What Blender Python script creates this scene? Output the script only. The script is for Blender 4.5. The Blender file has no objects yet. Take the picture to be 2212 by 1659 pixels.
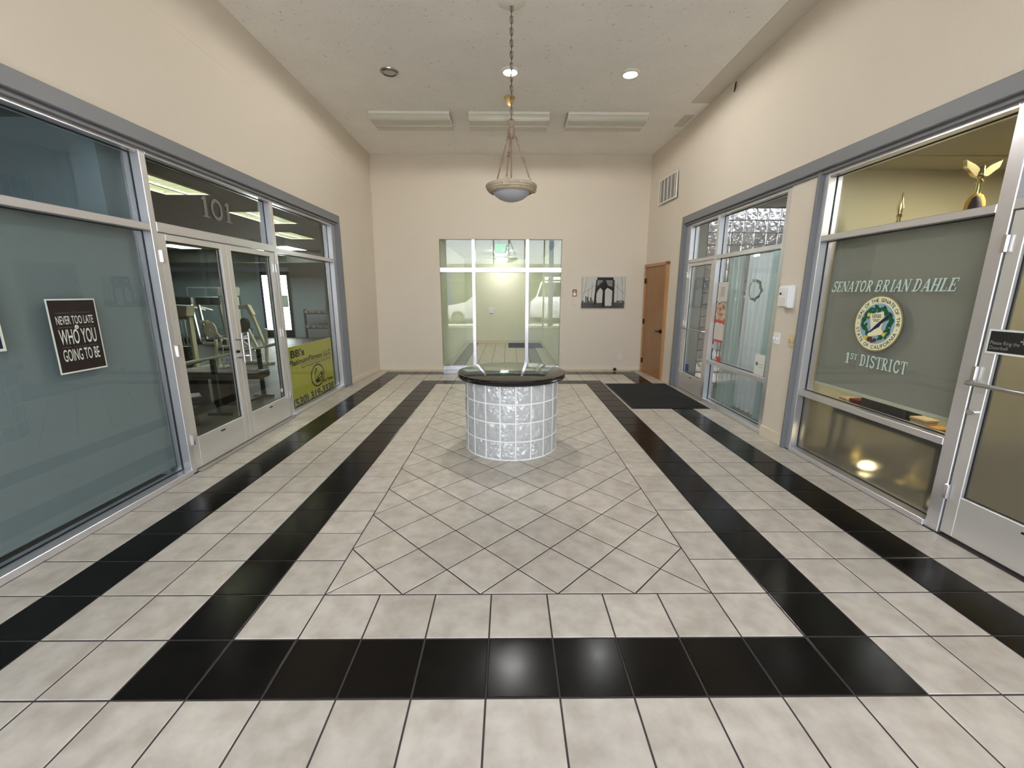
import bpy, bmesh, math, random
from mathutils import Vector, Matrix
random.seed(7)
R = math.radians
S = 0.3048                      # the scene is laid out in feet (one floor tile = one foot) and built in metres
sc = bpy.context.scene
col = sc.collection

# ------------------------------------------------------------------ camera, world, sun, exposure
cd = bpy.data.cameras.new('camera'); cam = bpy.data.objects.new('camera', cd); col.objects.link(cam)
cd.sensor_width = 36.0; cd.lens = 36.0 * 911.64 / 2212.0; cd.clip_start = 0.02; cd.clip_end = 500
PT, RL, YW = 0.21242, 0.0017263, 0.0090401
def _m(rows): return Matrix(rows)
_B = _m(((1, 0, 0), (0, 0, -1), (0, 1, 0)))
_Ry = _m(((math.cos(YW), -math.sin(YW), 0), (math.sin(YW), math.cos(YW), 0), (0, 0, 1)))
_Rp = _m(((1, 0, 0), (0, math.cos(PT), -math.sin(PT)), (0, math.sin(PT), math.cos(PT))))
_Rr = _m(((math.cos(RL), -math.sin(RL), 0), (math.sin(RL), math.cos(RL), 0), (0, 0, 1)))
W2C = _Rr @ _Rp @ _B @ _Ry
CAM = Vector((0.30528, -5.64655, 5.30729))
_c2w = W2C.transposed()
cx, cy, cz = _c2w @ Vector((1, 0, 0)), _c2w @ Vector((0, 1, 0)), _c2w @ Vector((0, 0, 1))
cam.matrix_world = Matrix(((cx.x, -cy.x, -cz.x, CAM.x * S), (cx.y, -cy.y, -cz.y, CAM.y * S), (cx.z, -cy.z, -cz.z, CAM.z * S), (0, 0, 0, 1)))
sc.camera = cam
def pix(p):
    c = W2C @ (Vector(p) - CAM)
    if c.z < 0.05: return None
    return 1106 + 911.64 * c.x / c.z, 829.5 + 911.64 * c.y / c.z

w = bpy.data.worlds.new('world'); sc.world = w; w.use_nodes = True
nt = w.node_tree; nt.nodes.clear()
o_ = nt.nodes.new('ShaderNodeOutputWorld'); bg = nt.nodes.new('ShaderNodeBackground'); sky = nt.nodes.new('ShaderNodeTexSky')
sky.sky_type = 'NISHITA'; sky.sun_disc = False; sky.sun_elevation = R(64); sky.sun_rotation = R(0)
bg.inputs[1].default_value = 0.19
hs = nt.nodes.new('ShaderNodeHueSaturation'); hs.inputs['Saturation'].default_value = 0.35
nt.links.new(sky.outputs[0], hs.inputs['Color']); nt.links.new(hs.outputs[0], bg.inputs[0]); nt.links.new(bg.outputs[0], o_.inputs[0])
sl = bpy.data.lights.new('sun', 'SUN'); sl.energy = 4.9; sl.angle = R(0.6); sl.color = (1, 0.96, 0.9)
sun = bpy.data.objects.new('sun', sl); col.objects.link(sun)
sun.rotation_euler = (R(-26), 0, R(8))            # shines from beyond the back wall down towards the car park
ld = bpy.data.lights.new('entrance_daylight', 'AREA'); ld.shape = 'RECTANGLE'; ld.size = 18.4 * S; ld.size_y = 12.6 * S
ld.energy = 1.0; ld.cycles.is_portal = True
lo = bpy.data.objects.new('entrance_daylight', ld); col.objects.link(lo)
lo.location = (0.45 * S, -9.9 * S, 6.6 * S); lo.rotation_euler = (R(90), 0, 0)   # -Z of the lamp looks along +Y

sc.view_settings.view_transform = 'Standard'; sc.view_settings.look = 'None'
sc.view_settings.gamma = 1.0; sc.view_settings.use_curve_mapping = False
sc.view_settings.exposure = 3.06
cy_ = sc.cycles
cy_.max_bounces = 12; cy_.diffuse_bounces = 6; cy_.glossy_bounces = 6; cy_.transmission_bounces = 12; cy_.transparent_max_bounces = 24
cy_.caustics_reflective = False; cy_.caustics_refractive = False; cy_.sample_clamp_indirect = 6.0
cy_.use_denoising = True

# ------------------------------------------------------------------ materials
MATS = {}
def _new(name):
    m = bpy.data.materials.new(name); m.use_nodes = True; m.node_tree.nodes.clear()
    out = m.node_tree.nodes.new('ShaderNodeOutputMaterial'); MATS[name] = m
    return m, m.node_tree, out
def lin(c):
    return tuple(((v / 255) / 12.92 if v / 255 <= 0.04045 else ((v / 255 + 0.055) / 1.055) ** 2.4) for v in c)
def mat(name, c, rough=0.5, metal=0.0, emit=None, es=0.0, noise=0.0, nscale=8.0, bump=0.0, bscale=60.0, spec=0.5, srgb=True, alpha=None):
    m, t, out = _new(name)
    b = t.nodes.new('ShaderNodeBsdfPrincipled')
    c = lin(c) if srgb else c
    b.inputs['Base Color'].default_value = (*c, 1); b.inputs['Roughness'].default_value = rough; b.inputs['Metallic'].default_value = metal
    b.inputs['Specular IOR Level'].default_value = spec
    if emit:
        b.inputs['Emission Color'].default_value = (*emit, 1); b.inputs['Emission Strength'].default_value = es
    g = t.nodes.new('ShaderNodeNewGeometry') if (noise or bump) else None
    if noise:
        n = t.nodes.new('ShaderNodeTexNoise'); n.inputs['Scale'].default_value = nscale; n.inputs['Detail'].default_value = 4
        t.links.new(g.outputs['Position'], n.inputs['Vector'])
        r = t.nodes.new('ShaderNodeMapRange'); r.inputs[3].default_value = 1 - noise; r.inputs[4].default_value = 1 + noise
        t.links.new(n.outputs[0], r.inputs[0])
        mx = t.nodes.new('ShaderNodeVectorMath'); mx.operation = 'SCALE'; mx.inputs[0].default_value = c
        t.links.new(r.outputs[0], mx.inputs['Scale']); t.links.new(mx.outputs[0], b.inputs['Base Color'])
    if bump:
        n = t.nodes.new('ShaderNodeTexNoise'); n.inputs['Scale'].default_value = bscale; n.inputs['Detail'].default_value = 3
        t.links.new(g.outputs['Position'], n.inputs['Vector'])
        bp = t.nodes.new('ShaderNodeBump'); bp.inputs['Strength'].default_value = bump; bp.inputs['Distance'].default_value = 0.004
        t.links.new(n.outputs[0], bp.inputs['Height']); t.links.new(bp.outputs[0], b.inputs['Normal'])
    if alpha is not None: b.inputs['Alpha'].default_value = alpha
    t.links.new(b.outputs[0], out.inputs[0]); return m
def front_only(t, fr, mx):
    # the pane is a thin box: its first face carries the whole reflection, the second face none (no false total reflection)
    g = t.nodes.new('ShaderNodeNewGeometry'); iv = t.nodes.new('ShaderNodeMath'); iv.operation = 'SUBTRACT'; iv.inputs[0].default_value = 1.0
    ml = t.nodes.new('ShaderNodeMath'); ml.operation = 'MULTIPLY'
    t.links.new(g.outputs['Backfacing'], iv.inputs[1]); t.links.new(iv.outputs[0], ml.inputs[0]); t.links.new(fr.outputs[0], ml.inputs[1]); t.links.new(ml.outputs[0], mx.inputs[0])
def glass(name, tint, refl=1.0, rough=0.0, dirt=None):
    m, t, out = _new(name)
    tr = t.nodes.new('ShaderNodeBsdfTransparent'); tr.inputs[0].default_value = (*tint, 1)
    gl = t.nodes.new('ShaderNodeBsdfGlossy'); gl.inputs['Roughness'].default_value = rough; gl.inputs[0].default_value = (refl, refl, refl, 1)
    fr = t.nodes.new('ShaderNodeFresnel'); fr.inputs[0].default_value = 1.5
    mx = t.nodes.new('ShaderNodeMixShader')
    fr.inputs[0].default_value = 1.5; front_only(t, fr, mx)
    t.links.new(tr.outputs[0], mx.inputs[1]); t.links.new(gl.outputs[0], mx.inputs[2])
    t.links.new(mx.outputs[0], out.inputs[0]); return m
def tile_mat(name, c1, c2, c3, rough, scale, spec=0.5):
    m, t, out = _new(name)
    b = t.nodes.new('ShaderNodeBsdfPrincipled'); b.inputs['Specular IOR Level'].default_value = spec
    g = t.nodes.new('ShaderNodeNewGeometry'); oi = t.nodes.new('ShaderNodeObjectInfo')
    ad = t.nodes.new('ShaderNodeVectorMath'); ad.operation = 'ADD'
    sc_ = t.nodes.new('ShaderNodeMath'); sc_.operation = 'MULTIPLY'; sc_.inputs[1].default_value = 23.0
    t.links.new(oi.outputs['Random'], sc_.inputs[0]); t.links.new(g.outputs['Position'], ad.inputs[0]); t.links.new(sc_.outputs[0], ad.inputs[1])
    n = t.nodes.new('ShaderNodeTexNoise'); n.inputs['Scale'].default_value = scale; n.inputs['Detail'].default_value = 5; n.inputs['Roughness'].default_value = 0.55
    t.links.new(ad.outputs[0], n.inputs['Vector'])
    cr = t.nodes.new('ShaderNodeValToRGB'); e = cr.color_ramp.elements
    e[0].position = 0.33; e[0].color = (*lin(c1), 1); e[1].position = 0.66; e[1].color = (*lin(c3), 1)
    k = cr.color_ramp.elements.new(0.5); k.color = (*lin(c2), 1)
    t.links.new(n.outputs[0], cr.inputs[0])
    v = t.nodes.new('ShaderNodeMapRange'); v.inputs[3].default_value = 0.93; v.inputs[4].default_value = 1.05; t.links.new(oi.outputs['Random'], v.inputs[0])
    vm = t.nodes.new('ShaderNodeVectorMath'); vm.operation = 'SCALE'; t.links.new(cr.outputs[0], vm.inputs[0]); t.links.new(v.outputs[0], vm.inputs['Scale'])
    t.links.new(vm.outputs[0], b.inputs['Base Color'])
    rr = t.nodes.new('ShaderNodeMapRange'); rr.inputs[3].default_value = rough * 0.8; rr.inputs[4].default_value = rough * 1.25
    t.links.new(n.outputs[0], rr.inputs[0]); t.links.new(rr.outputs[0], b.inputs['Roughness'])
    bp = t.nodes.new('ShaderNodeBump'); bp.inputs['Strength'].default_value = 0.06; bp.inputs['Distance'].default_value = 0.003
    t.links.new(n.outputs[0], bp.inputs['Height']); t.links.new(bp.outputs[0], b.inputs['Normal'])
    t.links.new(b.outputs[0], out.inputs[0]); return m
def ceiling_mat():
    m, t, out = _new('ceiling_paint')
    b = t.nodes.new('ShaderNodeBsdfPrincipled'); b.inputs['Roughness'].default_value = 0.9; b.inputs['Specular IOR Level'].default_value = 0.2
    g = t.nodes.new('ShaderNodeNewGeometry')
    n = t.nodes.new('ShaderNodeTexNoise'); n.inputs['Scale'].default_value = 24; n.inputs['Detail'].default_value = 8; n.inputs['Roughness'].default_value = 0.7
    t.links.new(g.outputs['Position'], n.inputs['Vector'])
    big = t.nodes.new('ShaderNodeTexNoise'); big.inputs['Scale'].default_value = 2.2; big.inputs['Detail'].default_value = 3
    t.links.new(g.outputs['Position'], big.inputs['Vector'])
    cr = t.nodes.new('ShaderNodeValToRGB'); e = cr.color_ramp.elements          # fine dark pits in the knockdown texture
    e[0].position = 0.29; e[0].color = (*lin((158, 151, 142)), 1); e[1].position = 0.39; e[1].color = (*lin((240, 236, 230)), 1)
    t.links.new(n.outputs[0], cr.inputs[0])
    mr = t.nodes.new('ShaderNodeMapRange'); mr.inputs[3].default_value = 0.93; mr.inputs[4].default_value = 1.06; t.links.new(big.outputs[0], mr.inputs[0])
    vm = t.nodes.new('ShaderNodeVectorMath'); vm.operation = 'SCALE'; t.links.new(cr.outputs[0], vm.inputs[0]); t.links.new(mr.outputs[0], vm.inputs['Scale'])
    t.links.new(vm.outputs[0], b.inputs['Base Color'])
    bp = t.nodes.new('ShaderNodeBump'); bp.inputs['Strength'].default_value = 0.5; bp.inputs['Distance'].default_value = 0.006
    t.links.new(n.outputs[0], bp.inputs['Height']); t.links.new(bp.outputs[0], b.inputs['Normal'])
    t.links.new(b.outputs[0], out.inputs[0]); return m
def wavy_glass(name, scale, strength, tint=(0.93, 0.97, 0.95), white=0.12, clear=0.3, gloss=0.0, dist=0.045):
    # cast glass block: refracting body with a deep wavy relief, a little milky
    m, t, out = _new(name)
    b = t.nodes.new('ShaderNodeBsdfPrincipled'); b.inputs['Base Color'].default_value = (*tint, 1)
    b.inputs['Transmission Weight'].default_value = 1.0; b.inputs['Roughness'].default_value = 0.06; b.inputs['IOR'].default_value = 1.42
    d = t.nodes.new('ShaderNodeBsdfDiffuse'); d.inputs[0].default_value = (0.95, 0.96, 0.95, 1)
    g = t.nodes.new('ShaderNodeNewGeometry'); oi = t.nodes.new('ShaderNodeObjectInfo')
    ad = t.nodes.new('ShaderNodeVectorMath'); ad.operation = 'ADD'; sc_ = t.nodes.new('ShaderNodeMath'); sc_.operation = 'MULTIPLY'; sc_.inputs[1].default_value = 17.0
    t.links.new(oi.outputs['Random'], sc_.inputs[0]); t.links.new(g.outputs['Position'], ad.inputs[0]); t.links.new(sc_.outputs[0], ad.inputs[1])
    n = t.nodes.new('ShaderNodeTexNoise'); n.inputs['Scale'].default_value = scale; n.inputs['Detail'].default_value = 1.5; n.inputs['Distortion'].default_value = 1.2
    t.links.new(ad.outputs[0], n.inputs['Vector'])
    bp = t.nodes.new('ShaderNodeBump'); bp.inputs['Strength'].default_value = strength; bp.inputs['Distance'].default_value = dist
    t.links.new(n.outputs[0], bp.inputs['Height']); t.links.new(bp.outputs[0], b.inputs['Normal'])
    tp = t.nodes.new('ShaderNodeBsdfTransparent'); m0 = t.nodes.new('ShaderNodeMixShader'); m0.inputs[0].default_value = clear
    t.links.new(b.outputs[0], m0.inputs[1]); t.links.new(tp.outputs[0], m0.inputs[2])
    gs = t.nodes.new('ShaderNodeBsdfGlossy'); gs.inputs['Roughness'].default_value = 0.1; t.links.new(bp.outputs[0], gs.inputs['Normal'])
    m1 = t.nodes.new('ShaderNodeMixShader'); m1.inputs[0].default_value = gloss; t.links.new(m0.outputs[0], m1.inputs[1]); t.links.new(gs.outputs[0], m1.inputs[2]); m0 = m1
    mx = t.nodes.new('ShaderNodeMixShader'); mx.inputs[0].default_value = white
    t.links.new(m0.outputs[0], mx.inputs[1]); t.links.new(d.outputs[0], mx.inputs[2]); t.links.new(mx.outputs[0], out.inputs[0]); return m
def sheer(name, c, opac):
    m, t, out = _new(name)
    tr = t.nodes.new('ShaderNodeBsdfTransparent'); d = t.nodes.new('ShaderNodeBsdfDiffuse'); d.inputs[0].default_value = (*lin(c), 1)
    tl = t.nodes.new('ShaderNodeBsdfTranslucent'); tl.inputs[0].default_value = (*lin(c), 1)
    a = t.nodes.new('ShaderNodeMixShader'); a.inputs[0].default_value = 0.5; t.links.new(d.outputs[0], a.inputs[1]); t.links.new(tl.outputs[0], a.inputs[2])
    mx = t.nodes.new('ShaderNodeMixShader'); mx.inputs[0].default_value = opac
    t.links.new(tr.outputs[0], mx.inputs[1]); t.links.new(a.outputs[0], mx.inputs[2]); t.links.new(mx.outputs[0], out.inputs[0]); return m
def frosted(name, tint, rough):
    m, t, out = _new(name)
    tr = t.nodes.new('ShaderNodeBsdfRefraction'); tr.inputs[0].default_value = (*tint, 1); tr.inputs['IOR'].default_value = 1.22; tr.inputs['Roughness'].default_value = rough
    tp = t.nodes.new('ShaderNodeBsdfTransparent'); tp.inputs[0].default_value = (*tint, 1)
    gl = t.nodes.new('ShaderNodeBsdfGlossy'); gl.inputs['Roughness'].default_value = 0.12
    d = t.nodes.new('ShaderNodeBsdfDiffuse'); d.inputs[0].default_value = (0.4, 0.4, 0.36, 1)
    fr = t.nodes.new('ShaderNodeFresnel'); fr.inputs[0].default_value = 1.45
    m0 = t.nodes.new('ShaderNodeMixShader'); m0.inputs[0].default_value = 0.2; t.links.new(tr.outputs[0], m0.inputs[1]); t.links.new(d.outputs[0], m0.inputs[2])
    mx = t.nodes.new('ShaderNodeMixShader')
    front_only(t, fr, mx); t.links.new(m0.outputs[0], mx.inputs[1]); t.links.new(gl.outputs[0], mx.inputs[2]); t.links.new(mx.outputs[0], out.inputs[0]); return m
def wood_mat(name, c1, c2, rough=0.35):
    m, t, out = _new(name)
    b = t.nodes.new('ShaderNodeBsdfPrincipled'); b.inputs['Roughness'].default_value = rough
    g = t.nodes.new('ShaderNodeNewGeometry'); mp = t.nodes.new('ShaderNodeMapping'); mp.inputs['Scale'].default_value = (14, 14, 1.2)
    t.links.new(g.outputs['Position'], mp.inputs['Vector'])
    n = t.nodes.new('ShaderNodeTexNoise'); n.inputs['Scale'].default_value = 2.5; n.inputs['Detail'].default_value = 6; t.links.new(mp.outputs[0], n.inputs['Vector'])
    cr = t.nodes.new('ShaderNodeValToRGB'); cr.color_ramp.elements[0].position = 0.3; cr.color_ramp.elements[1].position = 0.7
    cr.color_ramp.elements[0].color = (*lin(c1), 1); cr.color_ramp.elements[1].color = (*lin(c2), 1)
    t.links.new(n.outputs[0], cr.inputs[0]); t.links.new(cr.outputs[0], b.inputs['Base Color']); t.links.new(b.outputs[0], out.inputs[0]); return m

M_WALL = mat('wall_paint', (218, 208, 192), 0.75, bump=0.25, bscale=45, spec=0.25, noise=0.025, nscale=1.2)
M_CEIL = ceiling_mat()
M_PATCH = mat('patched_drywall', (206, 198, 186), 0.85, noise=0.04, nscale=5)
M_BASE = mat('baseboard_paint', (220, 209, 186), 0.4)
M_GROUT = mat('grout', (62, 54, 54), 0.9)
M_TILE = tile_mat('ceramic_tile', (181, 172, 158), (195, 187, 174), (206, 198, 185), 0.30, 9.0)
M_BLACK = tile_mat('black_tile', (12, 11, 9), (15, 13, 11), (19, 17, 14), 0.18, 14.0, 0.2)
M_ALU = mat('anodised_aluminium', (228, 227, 230), 0.28, 0.8)
M_DOORALU = mat('door_aluminium', (224, 221, 216), 0.36, 0.6)
M_TRIM = mat('blue_grey_trim', (122, 123, 126), 0.5)
M_GASKET = mat('black_gasket', (18, 18, 22), 0.6)
M_CHROME = mat('polished_chrome', (225, 225, 228), 0.16, 1.0)
M_STEEL = mat('brushed_steel', (190, 188, 184), 0.3, 0.9)
M_BRONZE = mat('dark_bronze', (52, 36, 28), 0.4, 0.6)
M_BLK = mat('black_plastic', (16, 16, 17), 0.45)
M_RUB = mat('black_rubber', (15, 16, 17), 0.85, noise=0.25, nscale=40, bump=0.4, bscale=150)
M_WHITE = mat('white_plastic', (236, 236, 236), 0.4)
M_IVORY = mat('ivory_plastic', (214, 196, 152), 0.4)
M_PAPER = mat('white_paper', (228, 228, 222), 0.6)
M_GRANITE = mat('black_granite', (13, 13, 13), 0.045, noise=0.4, nscale=220, spec=0.6)
M_BLKEDGE = mat('black_edge_band', (16, 15, 17), 0.22)
M_MORTAR = mat('white_mortar', (242, 242, 238), 0.7)
M_GB = wavy_glass('glass_block_clear', 13, 1.0, (0.99, 1.0, 0.99), 0.42, 0.22, 0.28)
M_GB2 = wavy_glass('glass_block_wall', 8, 0.8, (0.34, 0.33, 0.34), 0.08, 0.06, 0.03, 0.02)
M_GLASS = glass('clear_glass', (0.94, 0.96, 0.95))
M_GLASSG = glass('green_tinted_glass', (0.93, 0.97, 0.94), 1.25)
M_GLASST = glass('smoky_glass', (0.82, 0.84, 0.80))
M_GLASSM = glass('glass_over_shade', (0.88, 0.91, 0.91))
M_FROST = frosted('frosted_film_glass', (0.80, 0.80, 0.74), 0.30)
M_SHADE = mat('grey_roller_shade', (136, 146, 148), 0.85, noise=0.05, nscale=3)
M_SHADE2 = mat('warm_grey_roller_shade', (150, 146, 136), 0.85)
M_HEM = mat('pale_hem_bar', (206, 204, 180), 0.6)
M_LETTER = mat('pale_green_lettering', (196, 218, 208), 0.6)
M_GREYLET = mat('faded_grey_lettering', (112, 112, 106), 0.7)
M_RESIN = mat('carved_resin', (180, 167, 144), 0.7, noise=0.32, nscale=30, bump=0.5, bscale=60)
M_PINK = mat('aged_rose_metal', (150, 128, 112), 0.5, 0.2)
M_BOWL = mat('frosted_bowl_glass', (172, 172, 178), 0.35)
M_LENS = mat('unlit_acrylic_lens', (200, 198, 184), 0.3)
M_LAMPWH = mat('white_enamel', (228, 224, 214), 0.35)
M_REFL = mat('bare_reflector', (170, 166, 158), 0.2, 0.9)
M_LIT = mat('lit_lamp_glass', (255, 255, 255), 0.5, emit=(0.86, 0.95, 1.0), es=7.0)
M_TUBE = mat('lit_fluorescent_lens', (255, 255, 255), 0.5, emit=(0.92, 0.95, 0.80), es=7.0)
M_TUBEB = mat('lit_cool_lens', (255, 255, 255), 0.5, emit=(0.8, 0.95, 1.0), es=5.0)
M_CORRLT = mat('lit_corridor_lens', (255, 255, 255), 0.5, emit=(0.96, 1.0, 0.95), es=2.0)
M_OFFLT = mat('lit_office_lens', (255, 255, 255), 0.5, emit=(1.0, 0.93, 0.76), es=42.0)
M_LOUV = mat('louvre_blade', (104, 106, 90), 0.4, 0.3)
M_YELL = mat('yellowed_plastic', (196, 164, 104), 0.5)
M_WOOD = wood_mat('oak_veneer', (142, 100, 58), (160, 116, 70), 0.3)
M_WOODT = wood_mat('oak_trim', (172, 126, 84), (190, 144, 100), 0.35)
M_CORRW = mat('corridor_paint', (230, 228, 208), 0.6, bump=0.2, bscale=50)
M_CORRC = mat('corridor_ceiling', (220, 222, 208), 0.8)
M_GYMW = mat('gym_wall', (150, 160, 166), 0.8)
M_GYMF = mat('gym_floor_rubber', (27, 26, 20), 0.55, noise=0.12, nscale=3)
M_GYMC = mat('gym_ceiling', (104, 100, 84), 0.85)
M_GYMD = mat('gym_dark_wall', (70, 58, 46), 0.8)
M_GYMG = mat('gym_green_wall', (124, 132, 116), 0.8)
M_CREAM = mat('cream_enamel', (238, 232, 210), 0.4)
M_PAD = mat('black_vinyl', (26, 24, 22), 0.4)
M_BRPAD = mat('brown_vinyl', (40, 31, 25), 0.45)
M_MIRROR = mat('mirror_glass', (190, 200, 192), 0.02, 1.0)
M_SALW = mat('salon_wall', (150, 148, 140), 0.8)
M_SALF = mat('salon_floor', (110, 106, 96), 0.5)
M_SHEER = sheer('sheer_voile', (206, 222, 216), 0.62)
M_LACE = sheer('lace_panel', (232, 234, 236), 0.86)
M_SHEER2 = sheer('sheer_side_panel', (196, 216, 214), 0.64)
M_OFFW = mat('office_wall', (212, 201, 166), 0.8)
M_OFFC = mat('office_ceiling', (190, 182, 154), 0.85)
M_OFFF = mat('office_floor', (96, 86, 70), 0.12)
M_GOLD = mat('gold_metal', (228, 212, 160), 0.2, 1.0)
M_FRINGE = mat('gold_fringe', (206, 150, 56), 0.8)
M_FLAGB = mat('dark_flag_cloth', (48, 36, 40), 0.8)
M_MAROON = mat('maroon_cloth', (116, 26, 40), 0.8)
M_CUSH = mat('cream_cushion', (226, 196, 150), 0.8)
M_NAVY = mat('navy_print', (20, 26, 60), 0.5)
M_POSTER = mat('black_print', (28, 14, 14), 0.5)
M_OFFWH = mat('off_white_ink', (216, 222, 210), 0.6)
M_DIMINK = mat('dim_ink', (96, 84, 80), 0.6)
M_YSIGN = mat('yellow_sign_board', (232, 226, 92), 0.5)
M_INK = mat('black_ink', (26, 26, 24), 0.6)
M_SEALRIM = mat('seal_olive_rim', (140, 134, 84), 0.5)
M_SEALCR = mat('seal_cream', (240, 236, 196), 0.5)
M_SEALBL = mat('seal_sky_blue', (150, 180, 192), 0.5)
M_SEALGR = mat('seal_green', (22, 92, 52), 0.5)
M_SEALGR2 = mat('seal_dark_green', (20, 66, 44), 0.5)
M_SEALNV = mat('seal_navy', (26, 28, 66), 0.5)
M_SEALBR = mat('seal_brown', (92, 56, 40), 0.5)
M_SEALYE = mat('seal_yellow', (226, 192, 84), 0.5)
M_RED = mat('red_print', (206, 70, 52), 0.5)
M_DKRED = mat('dark_red_print', (110, 24, 34), 0.5)
M_BLUE = mat('blue_print', (44, 70, 140), 0.5)
M_COLL = tile_mat('collage_print', (120, 74, 52), (196, 160, 128), (226, 206, 190), 0.5, 24.0)
M_PALE = mat('pale_print', (214, 206, 196), 0.5, noise=0.12, nscale=20)
M_EXITG = mat('lit_exit_letters', (60, 220, 120), 0.5, emit=(0.05, 0.62, 0.22), es=0.10)
M_EXITW = mat('exit_face', (206, 214, 204), 0.5)
M_ART1 = mat('print_light_grey', (196, 194, 186), 0.16, noise=0.06, nscale=6)
M_ART2 = mat('print_black', (26, 24, 24), 0.14)
M_ART3 = mat('print_dark_grey', (58, 54, 52), 0.16)
M_ART4 = mat('print_mid_grey', (128, 124, 122), 0.16)
M_ASPH = mat('asphalt', (92, 94, 96), 0.9, noise=0.1, nscale=1)
M_CONC = mat('concrete_walk', (206, 202, 194), 0.85, noise=0.05, nscale=1)
M_EXTW = mat('exterior_stucco', (200, 190, 170), 0.9)
M_CARW = mat('white_car_paint', (232, 234, 236), 0.2)
M_CARG = mat('car_window', (36, 42, 48), 0.08)
M_TYRE = mat('tyre_rubber', (22, 22, 22), 0.8)
M_POST = mat('blue_painted_post', (40, 70, 140), 0.5)
M_LEAF = mat('wreath_leaf', (104, 124, 116), 0.7)

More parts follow.
